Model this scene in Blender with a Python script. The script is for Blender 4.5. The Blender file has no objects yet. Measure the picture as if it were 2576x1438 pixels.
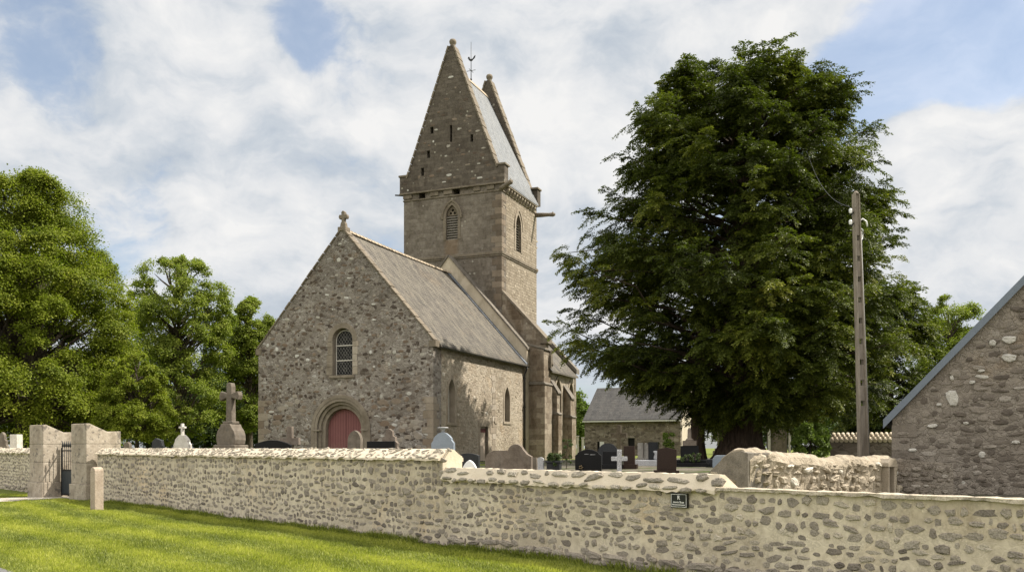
import bpy, bmesh, math, random
import numpy as np
from mathutils import Vector, Matrix
from mathutils.geometry import tessellate_polygon

R = random.Random(11)
NP = np.random.default_rng(5)
C = bpy.context.scene.collection
SC = bpy.context.scene
PI = math.pi
F, CX, HY, EYE = 2250.0, 1288.0, 1125.0, 1.65     # focal length, centre column and horizon row of a 2576 px wide view


def at(x, y, Y):
    return Vector(((x - CX) / F * Y, Y, EYE + (HY - y) / F * Y))


# ------------------------------------------------------------------ node helpers
class NT:
    def __init__(self, tree):
        self.t = tree
        tree.nodes.clear()

    def n(self, typ, ins=None, **props):
        nd = self.t.nodes.new(typ)
        for k, v in props.items():
            setattr(nd, k, v)
        for k, v in (ins or {}).items():
            self.put(nd.inputs[k], v)
        return nd

    def put(self, sock, v):
        if isinstance(v, bpy.types.NodeSocket):
            self.t.links.new(v, sock)
        else:
            if isinstance(v, (tuple, list)) and len(v) == 3 and sock.type == 'RGBA':
                v = (*v, 1)
            sock.default_value = v

    def mix(self, f, a, b, blend='MIX'):
        nd = self.n('ShaderNodeMix', data_type='RGBA', blend_type=blend)
        nd.clamp_factor = True
        self.put(nd.inputs[0], f); self.put(nd.inputs[6], a); self.put(nd.inputs[7], b)
        return nd.outputs[2]

    def math(self, op, a, b=0.0, c=0.0, clamp=False):
        nd = self.n('ShaderNodeMath', operation=op, use_clamp=clamp)
        self.put(nd.inputs[0], a); self.put(nd.inputs[1], b)
        if len(nd.inputs) > 2:
            self.put(nd.inputs[2], c)
        return nd.outputs[0]

    def vmath(self, op, a, b=(0, 0, 0), scale=None):
        nd = self.n('ShaderNodeVectorMath', operation=op)
        self.put(nd.inputs[0], a); self.put(nd.inputs[1], b)
        if scale is not None:
            self.put(nd.inputs['Scale'], scale)
        return nd.outputs['Value'] if op in ('LENGTH', 'DISTANCE', 'DOT_PRODUCT') else nd.outputs['Vector']

    def rng(self, v, a, b, c=0.0, d=1.0, smooth=True):
        nd = self.n('ShaderNodeMapRange', interpolation_type='SMOOTHSTEP' if smooth else 'LINEAR')
        for i, x in enumerate((v, a, b, c, d)):
            self.put(nd.inputs[i], x)
        return nd.outputs[0]

    def ramp(self, v, stops, interp='LINEAR'):
        nd = self.n('ShaderNodeValToRGB')
        cr = nd.color_ramp
        cr.interpolation = interp
        while len(cr.elements) < len(stops):
            cr.elements.new(0.5)
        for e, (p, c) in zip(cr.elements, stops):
            e.position = p
            e.color = (*c, 1)
        self.put(nd.inputs[0], v)
        return nd.outputs[0]

    def noise(self, vec, scale, detail=3.0, rough=0.55, dist=0.0):
        nd = self.n('ShaderNodeTexNoise', {'Scale': scale, 'Detail': detail, 'Roughness': rough, 'Distortion': dist})
        if vec is not None:
            self.put(nd.inputs['Vector'], vec)
        return nd.outputs[0]

    def mapping(self, vec, scale=(1, 1, 1), loc=(0, 0, 0)):
        nd = self.n('ShaderNodeMapping', {'Vector': vec, 'Scale': scale, 'Location': loc})
        return nd.outputs[0]

    def obj(self):
        return self.n('ShaderNodeTexCoord').outputs['Object']

    def attr(self, name):
        return self.n('ShaderNodeAttribute', attribute_name=name).outputs['Fac']

    def bump(self, h, strength=0.5, dist=0.02, normal=None):
        nd = self.n('ShaderNodeBump', {'Strength': strength, 'Distance': dist, 'Height': h})
        if normal is not None:
            self.put(nd.inputs['Normal'], normal)
        return nd.outputs[0]

    def out(self, col, rough=0.9, normal=None, metal=0.0, spec=0.25):
        p = self.n('ShaderNodeBsdfPrincipled', {'Base Color': col, 'Roughness': rough, 'Metallic': metal, 'Specular IOR Level': spec})
        if normal is not None:
            self.put(p.inputs['Normal'], normal)
        o = self.n('ShaderNodeOutputMaterial')
        self.t.links.new(p.outputs[0], o.inputs[0])
        return p


def mat(name):
    m = bpy.data.materials.new(name)
    m.use_nodes = True
    return m, NT(m.node_tree)


def rubble(name, stops, mortar, scale=3.2, stretch=1.9, mw=0.06, bump=0.6, warp=0.22, lichen=0.25, grime=None, grimecol=(0.05, 0.045, 0.038),
           lichcol=(0.42, 0.40, 0.34), mortar_blend=0.5, extra=None):
    """Random rubble masonry: warped cells of stone in mortar, with speckle, grime patches and lichen spots."""
    m, t = mat(name)
    o = t.obj()
    nz = t.n('ShaderNodeTexNoise', {'Vector': o, 'Scale': 4.0, 'Detail': 2.0})
    w = t.vmath('SCALE', t.vmath('SUBTRACT', nz.outputs['Color'], (.5, .5, .5)), scale=warp)
    v = t.vmath('MULTIPLY', t.vmath('ADD', o, w), (1, 1, stretch))
    vo = t.n('ShaderNodeTexVoronoi', {'Vector': v, 'Scale': scale}, feature='F1')
    ve = t.n('ShaderNodeTexVoronoi', {'Vector': v, 'Scale': scale}, feature='DISTANCE_TO_EDGE')
    rnd = t.n('ShaderNodeSeparateColor', {'Color': vo.outputs['Color']})
    col = t.ramp(rnd.outputs[0], stops)
    sp = t.noise(o, 38.0, 3, .7)
    col = t.mix(t.rng(sp, .3, .7, .0, .45), col, t.mix(1, col, (.35, .34, .33), 'MULTIPLY'))
    sp2 = t.noise(o, 55.0, 2, .6)
    col = t.mix(t.rng(sp2, .6, .75, 0, .5), col, t.mix(1, col, (1.7, 1.68, 1.6), 'MULTIPLY'))
    patch = t.noise(o, 1.3, 3)
    edge = t.rng(ve.outputs['Distance'], t.rng(patch, .35, .65, mw * .3, mw * 1.5), t.rng(patch, .35, .65, mw * .9, mw * 2.6))
    hide = t.rng(rnd.outputs[1], .45, .9, 0, mortar_blend)
    mcol = t.mix(t.rng(t.noise(o, 9, 4), .35, .7), mortar, t.mix(1, mortar, (.72, .71, .70), 'MULTIPLY'))
    col = t.mix(edge, mcol, t.mix(hide, col, mcol))
    big = t.noise(o, .55, 5, .65, .6)
    col = t.mix(t.rng(big, .42, .72, 0, .62), col, t.mix(1, col, (.50, .46, .42), 'MULTIPLY'))
    warmn = t.noise(t.mapping(o, (1, 1, 1), (7, 3, 1)), .9, 4)
    col = t.mix(t.rng(warmn, .55, .75, 0, .4), col, t.mix(1, col, (1.15, .95, .72), 'MULTIPLY'))
    if grime:
        z = t.n('ShaderNodeSeparateXYZ', {'Vector': o}).outputs[2]
        g = t.math('ADD', t.rng(z, grime[0], grime[1], 0, 1, False), t.math('MULTIPLY', t.math('SUBTRACT', t.noise(o, 1.1, 6, .7), .5), 2.2))
        col = t.mix(t.rng(g, .35, 1.0, 0, grime[2]), col, t.mix(t.rng(t.noise(o, 30, 3), .35, .65, .25, .8), col, grimecol))
    if lichen > 0:
        lv = t.n('ShaderNodeTexVoronoi', {'Vector': o, 'Scale': 6.5, 'Randomness': 1.0}, feature='F1')
        ln = t.noise(o, 16, 3)
        big2 = t.noise(o, .8, 2)
        lr = t.n('ShaderNodeSeparateColor', {'Color': lv.outputs['Color']}).outputs[2]
        rad = t.math('MULTIPLY', t.rng(lr, 1 - lichen, 1.0, 0.0, .34), t.rng(big2, .35, .65, .5, 1.2))
        msk = t.rng(t.math('SUBTRACT', rad, t.math('ADD', lv.outputs['Distance'], t.math('MULTIPLY', ln, .12))), -.06, .02)
        col = t.mix(t.math('MULTIPLY', msk, .8), col, lichcol)
    if extra:
        col = extra(t, o, col)
    h = t.math('ADD', t.math('MULTIPLY', t.rng(ve.outputs['Distance'], 0, mw * 2.4), t.math('SUBTRACT', 1.0, hide)), t.math('MULTIPLY', sp, .35))
    h = t.math('ADD', h, t.math('MULTIPLY', rnd.outputs[2], .35))
    t.out(col, .92, t.bump(h, bump, .05))
    return m


def coursed(name, c1, c2, mortar, bw=.42, bh=.2, bump=.5, warp=.05, dark=None, extra=None, stain=.55, tone=(.52, .48, .43), lichen=.12):
    """Coursed squared stone (rows along local x+y, stacked in z)."""
    m, t = mat(name)
    o = t.obj()
    nz = t.n('ShaderNodeTexNoise', {'Vector': o, 'Scale': 2.2, 'Detail': 3.0})
    w = t.vmath('SCALE', t.vmath('SUBTRACT', nz.outputs['Color'], (.5, .5, .5)), scale=warp * 2)
    s = t.n('ShaderNodeSeparateXYZ', {'Vector': t.vmath('ADD', o, w)})
    uv = t.n('ShaderNodeCombineXYZ', {'X': t.math('ADD', s.outputs[0], s.outputs[1]), 'Y': s.outputs[2], 'Z': 0.0}).outputs[0]
    b = t.n('ShaderNodeTexBrick', {'Vector': uv, 'Color1': (0, 0, 0), 'Color2': (1, 1, 1), 'Mortar': (.5, .5, .5), 'Scale': 1.0, 'Mortar Size': .012,
                                   'Mortar Smooth': .6, 'Bias': 0.0, 'Brick Width': bw, 'Row Height': bh}, offset=.43)
    b.squash = 1.35
    b.squash_frequency = 3
    rv = t.n('ShaderNodeSeparateColor', {'Color': b.outputs['Color']}).outputs[0]
    col = t.mix(rv, c1, c2)
    col = t.mix(t.rng(t.noise(o, 7, 5, .7), .3, .7, 0, .5), col, t.mix(1, col, (.62, .60, .57), 'MULTIPLY'))
    col = t.mix(t.math('MULTIPLY', b.outputs['Fac'], .8), col, mortar)
    md = t.noise(o, 3.2, 6, .75)
    col = t.mix(t.rng(md, .46, .62, 0, .55), col, t.mix(1, col, (.55, .52, .48), 'MULTIPLY'))
    md2 = t.noise(t.mapping(o, (1, 1, 1), (5, 2, 9)), 4.5, 5, .75)
    col = t.mix(t.rng(md2, .54, .66, 0, .5), col, t.mix(1, col, (1.45, 1.42, 1.36), 'MULTIPLY'))
    sp = t.noise(o, 40, 3, .7)
    col = t.mix(t.rng(sp, .35, .7, 0, .4), col, t.mix(1, col, (.5, .49, .47), 'MULTIPLY'))
    big = t.noise(t.mapping(o, (1, 1, .45)), .8, 6, .65, .5)
    col = t.mix(t.rng(big, .42, .68, 0, stain), col, t.mix(1, col, tone, 'MULTIPLY'))
    if dark:
        z = s.outputs[2]
        g = t.math('ADD', t.rng(z, dark[0], dark[1], 0, 1, False), t.math('MULTIPLY', t.math('SUBTRACT', t.noise(o, .9, 6, .7), .5), 2.0))
        col = t.mix(t.rng(g, .3, 1.0, 0, dark[2]), col, t.mix(t.rng(t.noise(o, 25, 3), .35, .65, .3, .85), col, (.055, .047, .038)))
    if lichen > 0:
        lv = t.n('ShaderNodeTexVoronoi', {'Vector': o, 'Scale': 4.2}, feature='F1')
        lr = t.n('ShaderNodeSeparateColor', {'Color': lv.outputs['Color']}).outputs[2]
        rad = t.rng(lr, 1 - lichen, 1.0, 0.0, .36)
        msk = t.rng(t.math('SUBTRACT', rad, t.math('ADD', lv.outputs['Distance'], t.math('MULTIPLY', t.noise(o, 14, 3), .15))), -.06, .02)
        col = t.mix(t.math('MULTIPLY', msk, .7), col, (.36, .34, .28))
    if extra:
        col = extra(t, o, col)
    h = t.math('ADD', t.math('SUBTRACT', 1.0, b.outputs['Fac']), t.math('ADD', t.math('MULTIPLY', sp, .5), t.math('MULTIPLY', rv, .5)))
    t.out(col, .92, t.bump(h, bump, .03))
    return m


def plainstone(name, c1, c2, scale=5.0, bump=.35, rough=.88, stain=.4, speck=.4, joints=None, tint=None, lich=0.0):
    m, t = mat(name)
    o = t.obj()
    col = t.mix(t.rng(t.noise(o, scale, 5, .65), .3, .7), c1, c2)
    if tint:
        col = t.mix(1, col, t.ramp(t.attr('tint'), tint), 'MULTIPLY')
    sp = t.noise(o, 60, 2, .6)
    col = t.mix(t.rng(sp, .45, .65, 0, speck), col, t.mix(1, col, (.45, .45, .45), 'MULTIPLY'))
    big = t.noise(t.mapping(o, (1, 1, .5)), 1.6, 5, .65, .4)
    col = t.mix(t.rng(big, .42, .7, 0, stain), col, t.mix(1, col, (.48, .45, .41), 'MULTIPLY'))
    if lich > 0:
        blot = t.noise(o, 6, 5, .75)
        blot = t.math('ADD', blot, t.math('MULTIPLY', t.math('SUBTRACT', t.noise(o, 1.5, 2), .5), .45))
        col = t.mix(t.rng(blot, .55, .64, 0, lich), col, (.10, .09, .078))
    h = t.math('ADD', t.math('MULTIPLY', sp, .3), t.noise(o, scale * 2.5, 4))
    t.out(col, rough, t.bump(h, bump, .02))
    return m


def flat(name, col, rough=.6, metal=0.0, var=.15, spec=.4):
    m, t = mat(name)
    o = t.obj()
    c = t.mix(t.rng(t.noise(o, 12, 4), .3, .7, 0, var * 2), col, t.mix(1, col, (.55, .55, .55), 'MULTIPLY'))
    t.out(c, rough, None, metal, spec)
    return m


def granite(name, a, b, rough=.25, scale=120, spec=.5):
    m, t = mat(name)
    o = t.obj()
    n = t.noise(o, scale, 2, .7)
    c = t.mix(t.rng(n, .4, .62), a, b)
    c = t.mix(t.rng(t.noise(o, 2.5, 4), .45, .7, 0, .35), c, t.mix(1, c, (.6, .6, .58), 'MULTIPLY'))
    t.out(c, rough, t.bump(n, .05, .005), 0, spec)
    return m


# ------------------------------------------------------------------ materials
M = {}
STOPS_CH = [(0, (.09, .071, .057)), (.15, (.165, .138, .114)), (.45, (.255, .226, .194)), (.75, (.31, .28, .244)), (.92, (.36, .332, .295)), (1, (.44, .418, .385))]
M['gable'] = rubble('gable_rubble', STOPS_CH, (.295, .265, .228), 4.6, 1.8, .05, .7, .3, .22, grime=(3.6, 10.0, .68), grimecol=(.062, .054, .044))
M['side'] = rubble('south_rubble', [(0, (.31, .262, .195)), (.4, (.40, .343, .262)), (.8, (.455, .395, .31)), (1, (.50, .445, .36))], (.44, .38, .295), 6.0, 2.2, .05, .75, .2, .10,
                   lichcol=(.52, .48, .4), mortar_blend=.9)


def rust(t, o, col):
    s = t.n('ShaderNodeSeparateXYZ', {'Vector': o})
    nx = t.math('MULTIPLY', t.math('SUBTRACT', t.noise(o, 3, 4), .5), .5)
    dx = t.math('ABSOLUTE', t.math('ADD', t.math('ADD', s.outputs[0], 4.95), nx))
    a = t.rng(dx, .25, .62, 1, 0)
    b = t.math('MULTIPLY', t.rng(s.outputs[2], 11.9, 12.3), t.rng(s.outputs[2], 12.95, 13.15, 1, 0))
    d = t.rng(s.outputs[1], 12.2, 12.4, 1, 0)
    return t.mix(t.math('MULTIPLY', t.math('MULTIPLY', a, b), t.math('MULTIPLY', d, .5)), col, (.17, .11, .06))


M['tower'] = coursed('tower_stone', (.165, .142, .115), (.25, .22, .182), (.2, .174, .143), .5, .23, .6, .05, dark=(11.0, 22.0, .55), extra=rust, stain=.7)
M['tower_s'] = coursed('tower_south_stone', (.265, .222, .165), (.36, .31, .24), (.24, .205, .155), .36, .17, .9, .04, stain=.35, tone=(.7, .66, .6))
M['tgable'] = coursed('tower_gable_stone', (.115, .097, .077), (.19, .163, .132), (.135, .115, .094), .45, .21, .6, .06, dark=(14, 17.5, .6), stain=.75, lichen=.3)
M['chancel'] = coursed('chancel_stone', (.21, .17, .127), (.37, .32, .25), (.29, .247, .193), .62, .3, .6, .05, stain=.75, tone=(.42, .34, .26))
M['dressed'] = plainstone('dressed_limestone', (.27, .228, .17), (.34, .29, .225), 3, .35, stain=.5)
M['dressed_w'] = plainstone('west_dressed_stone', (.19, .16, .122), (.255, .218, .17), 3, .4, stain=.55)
M['block'] = plainstone('squared_block', (.36, .33, .28), (.42, .38, .33), 4, .5, stain=.4, tint=[(0, (.3, .26, .22)), (.3, (.5, .43, .36)), (.7, (.72, .67, .6)), (1, (1.05, 1.02, .98))])
M['coping'] = plainstone('lichened_coping', (.15, .124, .09), (.215, .181, .136), 6, .6, stain=.6, lich=.55)
M['darkcoping'] = plainstone('dark_coping', (.13, .115, .095), (.22, .195, .16), 6, .6, stain=.5, lich=.5)
M['render'] = plainstone('cream_render', (.50, .435, .33), (.42, .36, .27), 1.6, .25, stain=.5, speck=.12)
M['fieldstone'] = plainstone('church_fieldstone', (.9, .9, .9), (1.0, 1.0, 1.0), 10, .6, stain=.25, speck=.45,
                             tint=[(0, (.055, .044, .036)), (.3, (.10, .075, .055)), (.55, (.19, .14, .10)), (.78, (.30, .26, .21)), (.9, (.42, .40, .35)), (1, (.60, .59, .55))])
M['wallstone'] = plainstone('wall_granite', (.92, .92, .92), (1.05, 1.04, 1.02), 9, 1.0, stain=.2, speck=.6,
                            tint=[(0, (.155, .132, .112)), (.3, (.255, .222, .187)), (.6, (.345, .303, .25)), (.85, (.44, .388, .315)), (1, (.53, .47, .38))])
M['capstone'] = plainstone('coping_granite', (.92, .92, .92), (1.05, 1.04, 1.02), 12, 1.0, stain=.2, speck=.75,
                           tint=[(0, (.25, .22, .18)), (.5, (.38, .34, .275)), (1, (.54, .485, .40))])
M['oldstone'] = plainstone('old_wall_stone', (.95, .95, .95), (1.05, 1.04, 1.02), 9, 1.0, stain=.35, speck=.5,
                           tint=[(0, (.22, .185, .135)), (.5, (.355, .305, .23)), (.85, (.42, .365, .285)), (1, (.58, .54, .46))])
M['barnstone'] = plainstone('barn_stone', (.95, .95, .95), (1.05, 1.04, 1.02), 8, .8, stain=.35, speck=.5,
                            tint=[(0, (.095, .079, .065)), (.45, (.175, .15, .125)), (.8, (.25, .22, .187)), (.93, (.34, .31, .272)), (1, (.48, .46, .42))])
def streaks(t, o, col):
    n_ = t.noise(t.mapping(o, (5, 5, .35)), 1.3, 5, .7)
    z = t.n('ShaderNodeSeparateXYZ', {'Vector': o}).outputs[2]
    f = t.math('MULTIPLY', t.rng(n_, .5, .72), t.rng(z, .4, 1.3, .15, .7))
    col = t.mix(f, col, t.mix(1, col, (.66, .63, .58), 'MULTIPLY'))
    pt = t.noise(t.mapping(o, (1, 1, 1.4), (4, 4, 4)), 1.1, 4, .6)
    return t.mix(t.rng(pt, .52, .66, 0, .5), col, t.mix(1, col, (1.12, 1.1, 1.06), 'MULTIPLY'))


M['mortar'] = rubble('wall_mortar', [(0, (.60, .525, .405)), (1, (.64, .565, .44))], (.62, .545, .42), 5, 1.4, .03, .12, .2, 0, grime=(.5, -.12, .75), grimecol=(.33, .29, .235), mortar_blend=.9, extra=streaks)
M['barnmortar'] = rubble('barn_mortar', [(0, (.185, .16, .132)), (.5, (.24, .21, .176)), (1, (.29, .256, .217))], (.27, .236, .197), 9.5, 1.6, .05, .6, .25, .12, lichcol=(.5, .48, .43))
M['oldmortar'] = plainstone('old_wall_mortar', (.30, .252, .182), (.40, .343, .26), 9, 1.4, stain=.35, speck=.5, lich=.3)
M['capmortar'] = plainstone('coping_mortar', (.56, .485, .37), (.62, .54, .42), 5, .5, stain=.22, speck=.1)
M['capflat'] = plainstone('flat_coping_stone', (.42, .365, .28), (.53, .465, .36), 14, .8, stain=.5, speck=.5, lich=.45)
M['cottage'] = rubble('cottage_rubble', [(0, (.075, .06, .046)), (.5, (.15, .125, .098)), (1, (.25, .218, .175))], (.17, .143, .11), 2.6, 1.9, .05, .6, .2, .1)  # wall colour darkened to carry the yew's shade
M['cottage_s'] = plainstone('cottage_end_render', (.46, .40, .31), (.52, .46, .37), 2, .5, stain=.25)
M['pier'] = plainstone('pier_granite', (.31, .263, .205), (.44, .385, .308), 5, .6, stain=.6, speck=.55, lich=.75)
M['post'] = plainstone('post_granite', (.36, .29, .22), (.46, .38, .30), 6, .6, stain=.3, speck=.55, lich=.25)
M['greystone'] = plainstone('weathered_grave_stone', (.12, .1, .078), (.18, .154, .122), 5, .5, stain=.65, lich=.5)
M['brownstone'] = plainstone('brown_grave_stone', (.12, .095, .075), (.20, .165, .135), 5, .5, stain=.6, lich=.4)
M['palestone'] = plainstone('pale_grave_stone', (.50, .47, .42), (.60, .57, .52), 5, .4, stain=.4, lich=.25)
M['blackgranite'] = granite('polished_black_granite', (.006, .006, .0065), (.014, .014, .015), .4, 120, .12)
M['darkgranite'] = granite('dark_grey_granite', (.016, .017, .019), (.045, .047, .05), .4, 120, .15)
M['bluegranite'] = granite('blue_grey_granite', (.14, .17, .21), (.28, .32, .37), .4, 90)
M['redgranite'] = granite('dark_red_granite', (.018, .011, .008), (.042, .025, .018), .4, 120, .15)
M['lightgranite'] = granite('light_speckled_granite', (.20, .20, .21), (.52, .52, .53), .45, 60)
M['whitemarble'] = flat('white_marble', (.75, .75, .75), .5, 0, .06)
M['iron'] = flat('black_iron', (.018, .020, .021), .5, .3, .1)
M['ironpanel'] = flat('grey_iron_panel', (.035, .045, .052), .5, .2, .12)
M['zincdark'] = flat('dark_gutter', (.045, .043, .042), .5, .3, .15)
M['zinc'] = flat('zinc_verge', (.14, .165, .20), .5, .35, .1)
M['glass'] = flat('dark_leaded_glass', (.012, .012, .012), .4, 0, .1, .12)
M['lead'] = flat('lead_came', (.24, .23, .21), .6, 0, .1)
M['whitebar'] = flat('pale_window_bar', (.55, .52, .46), .6, 0, .1)
M['louvre'] = flat('weathered_louvre', (.26, .235, .20), .85, 0, .25)
M['dark'] = flat('dark_void', (.012, .011, .010), .95, 0, 0)
M['bronze'] = flat('brass_flower', (.30, .22, .12), .4, .6, .1)
M['porcelain'] = flat('porcelain', (.78, .78, .76), .25, 0, .03)
M['signblack'] = flat('sign_enamel', (.008, .010, .008), .3, 0, 0)
M['signwhite'] = flat('sign_white', (.75, .74, .70), .5, 0, 0)
M['shutter'] = flat('pale_shutter', (.50, .49, .45), .7, 0, .1)
M['flower'] = flat('flower_red', (.35, .05, .07), .6, 0, .3)
M['terra'] = plainstone('clay_tile', (.48, .40, .29), (.60, .52, .40), 4, .5, stain=.5)
M['ridge'] = plainstone('ridge_tile', (.34, .28, .2), (.46, .385, .29), 5, .5, stain=.5, lich=.3)

m, t = mat('concrete_pole'); o = t.obj()
c = t.mix(t.rng(t.noise(t.mapping(o, (3, 3, .5)), 3, 5, .7), .3, .7), (.15, .127, .10), (.27, .232, .188))
t.out(c, .9, t.bump(t.noise(o, 30, 3), .4, .01)); M['pole'] = m

m, t = mat('maroon_door'); o = t.obj()
s = t.n('ShaderNodeSeparateXYZ', {'Vector': o})
pl = t.math('FRACT', t.math('MULTIPLY', s.outputs[0], 7.0))
groove = t.rng(t.math('ABSOLUTE', t.math('SUBTRACT', pl, .5)), .43, .49)
wear = t.rng(t.math('ADD', t.noise(t.mapping(o, (9, 1, .5)), 4, 4, .7), t.rng(s.outputs[2], .2, 1.8, .16, -.1, False)), .56, .7, 0, .8)
c = t.mix(wear, t.mix(t.noise(o, 3, 3), (.165, .068, .066), (.20, .085, .080)), (.215, .15, .11))
c = t.mix(groove, c, (.05, .018, .018))
t.out(c, .75, t.bump(t.math('SUBTRACT', 1.0, groove), .6, .015)); M['door'] = m

m, t = mat('pale_plank_door'); o = t.obj()
s = t.n('ShaderNodeSeparateXYZ', {'Vector': o})
pl = t.math('FRACT', t.math('MULTIPLY', s.outputs[1], 8.0))
groove = t.rng(t.math('ABSOLUTE', t.math('SUBTRACT', pl, .5)), .42, .49)
c = t.mix(t.noise(t.mapping(o, (8, 8, .6)), 4, 4), (.52, .45, .36), (.40, .33, .26))
c = t.mix(groove, c, (.18, .13, .1))
t.out(c, .8, t.bump(t.math('SUBTRACT', 1.0, groove), .5, .01)); M['sidedoor'] = m


def slate(name, c1, c2, lich, rowh=.17, w=.24, streak=.6, lay=0):
    m, t = mat(name)
    o = t.obj()
    s = t.n('ShaderNodeSeparateXYZ', {'Vector': o})
    al = s.outputs[1] if lay == 0 else s.outputs[0]
    uv = t.n('ShaderNodeCombineXYZ', {'X': al, 'Y': t.math('MULTIPLY', s.outputs[2], 1.33), 'Z': 0.0}).outputs[0]
    uv = t.vmath('ADD', uv, t.vmath('SCALE', t.vmath('SUBTRACT', t.n('ShaderNodeTexNoise', {'Vector': o, 'Scale': 1.2}).outputs['Color'], (.5, .5, .5)), scale=.05))
    b = t.n('ShaderNodeTexBrick', {'Vector': uv, 'Color1': (0, 0, 0), 'Color2': (1, 1, 1), 'Mortar': (.1, .1, .1), 'Scale': 1.0, 'Mortar Size': .009,
                                   'Mortar Smooth': .3, 'Brick Width': w, 'Row Height': rowh}, offset=.5)
    rv = t.n('ShaderNodeSeparateColor', {'Color': b.outputs['Color']}).outputs[0]
    col = t.mix(rv, c1, c2)
    st = t.noise(t.mapping(uv, (1.6, .5, 1), (3, 1, 0)), 1.2, 7, .72, .8)
    col = t.mix(t.rng(st, .44, .60, 0, streak), col, lich)
    st2 = t.noise(t.mapping(uv, (3.0, .8, 1), (9, 4, 0)), 1.5, 6, .75, .5)
    col = t.mix(t.rng(st2, .48, .62, 0, streak), col, t.mix(1, col, (.33, .33, .34), 'MULTIPLY'))
    st4 = t.noise(t.mapping(uv, (5, 1.8, 1), (1, 4, 0)), 1.6, 5, .75, .4)
    col = t.mix(t.rng(st4, .5, .66, 0, streak * .8), col, t.mix(1, col, (1.6, 1.55, 1.4), 'MULTIPLY'))
    st3 = t.noise(t.mapping(o, (1, 1, 1), (2, 8, 5)), .5, 3)
    col = t.mix(t.rng(st3, .55, .75, 0, streak * .5), col, t.mix(1, col, (1.15, .93, .72), 'MULTIPLY'))
    fn = t.noise(o, 24, 3, .7)
    col = t.mix(t.rng(fn, .4, .7, 0, .4), col, t.mix(1, col, (.55, .55, .55), 'MULTIPLY'))
    col = t.mix(t.math('MULTIPLY', b.outputs['Fac'], .9), col, (.03, .03, .03))
    saw = t.math('FRACT', t.math('DIVIDE', t.math('MULTIPLY', s.outputs[2], 1.33), rowh))
    h = t.math('ADD', t.math('MULTIPLY', rv, .5), t.math('SUBTRACT', 1.0, saw))
    h = t.math('SUBTRACT', h, b.outputs['Fac'])
    t.out(col, .75, t.bump(h, .6, .02), 0, .3)
    return m


M['slate'] = slate('nave_slate', (.070, .061, .049), (.112, .099, .079), (.165, .146, .11), streak=.62)
M['slate_t'] = slate('tower_slate', (.155, .165, .175), (.195, .205, .215), (.22, .22, .21), .2, .26, .3)
M['slate_c'] = slate('cottage_slate', (.045, .043, .042), (.075, .072, .068), (.10, .093, .083), .22, .3, .3, 1)
M['slate_b'] = slate('barn_slate', (.10, .115, .135), (.14, .155, .18), (.16, .17, .18), .2, .26, .3)

# ground materials
m, t = mat('turf'); o = t.obj()
c = t.mix(t.noise(o, .8, 5, .6), (.105, .13, .018), (.155, .18, .026))
c = t.mix(t.rng(t.noise(o, 40, 3, .7), .35, .65, 0, .6), c, (.06, .078, .012))
t.out(c, .95, t.bump(t.noise(o, 60, 3), .8, .03)); M['turf'] = m

m, t = mat('asphalt'); o = t.obj()
c = t.mix(t.noise(o, 120, 2, .7), (.085, .085, .085), (.17, .165, .16))
t.out(c, .9, t.bump(t.noise(o, 150, 2), .5, .01)); M['asphalt'] = m
m, t = mat('gravel_path'); o = t.obj()
v = t.n('ShaderNodeTexVoronoi', {'Vector': o, 'Scale': 45.0})
c = t.ramp(t.n('ShaderNodeSeparateColor', {'Color': v.outputs['Color']}).outputs[0], [(0, (.22, .19, .15)), (.5, (.38, .34, .28)), (1, (.5, .46, .4))])
t.out(c, .95, t.bump(v.outputs['Distance'], .8, .02)); M['gravel'] = m
m, t = mat('yard_gravel'); o = t.obj()
c = t.mix(t.rng(t.noise(o, .5, 4), .42, .58), (.055, .05, .036), (.12, .105, .082))
c = t.mix(t.rng(t.noise(o, .9, 5, .7), .49, .58), c, (.04, .055, .010))
t.out(c, .95, t.bump(t.noise(o, 40, 2), .8, .02)); M['yardgravel'] = m
m, t = mat('bare_soil'); o = t.obj()
c = t.mix(t.rng(t.noise(o, 14, 5, .7), .35, .65), (.06, .04, .028), (.15, .115, .085))
t.out(c, .98, t.bump(t.noise(o, 22, 4), 1.0, .04)); M['soil'] = m


def leafmat(name, stops, trans=.3, gloss=.35, tcol=(1.3, 1.5, .6)):
    m, t = mat(name)
    col = t.ramp(t.attr('tint'), stops)
    p = t.n('ShaderNodeBsdfPrincipled', {'Base Color': col, 'Roughness': .55, 'Specular IOR Level': gloss})
    tr = t.n('ShaderNodeBsdfTranslucent', {'Color': t.mix(1, col, tcol, 'MULTIPLY')})
    mx = t.n('ShaderNodeMixShader', {0: trans, 1: p.outputs[0], 2: tr.outputs[0]})
    o = t.n('ShaderNodeOutputMaterial')
    t.t.links.new(mx.outputs[0], o.inputs[0])
    return m


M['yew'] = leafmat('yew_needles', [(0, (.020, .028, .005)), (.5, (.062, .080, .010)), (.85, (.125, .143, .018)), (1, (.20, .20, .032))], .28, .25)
M['lime'] = leafmat('lime_leaves', gloss=.12, stops= [(0, (.06, .085, .011)), (.5, (.15, .18, .018)), (1, (.28, .285, .046))], trans=.36)
M['ash'] = leafmat('ash_leaves', gloss=.12, stops= [(0, (.085, .115, .020)), (.5, (.165, .20, .032)), (1, (.28, .30, .058))], trans=.36)
M['darkleaf'] = leafmat('dark_leaves', [(0, (.025, .045, .010)), (.5, (.045, .072, .014)), (1, (.08, .11, .022))], .25)
M['bright'] = leafmat('bright_leaves', [(0, (.07, .11, .016)), (.5, (.12, .17, .026)), (1, (.18, .23, .04))], .38)
M['grass'] = leafmat('grass_blades', [(0, (.085, .11, .014)), (.5, (.22, .243, .042)), (1, (.42, .415, .10))], .35, .3)
m, t = mat('bark'); o = t.obj()
b_ = t.noise(t.mapping(o, (6, 6, .8)), 2.5, 5, .7)
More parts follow.
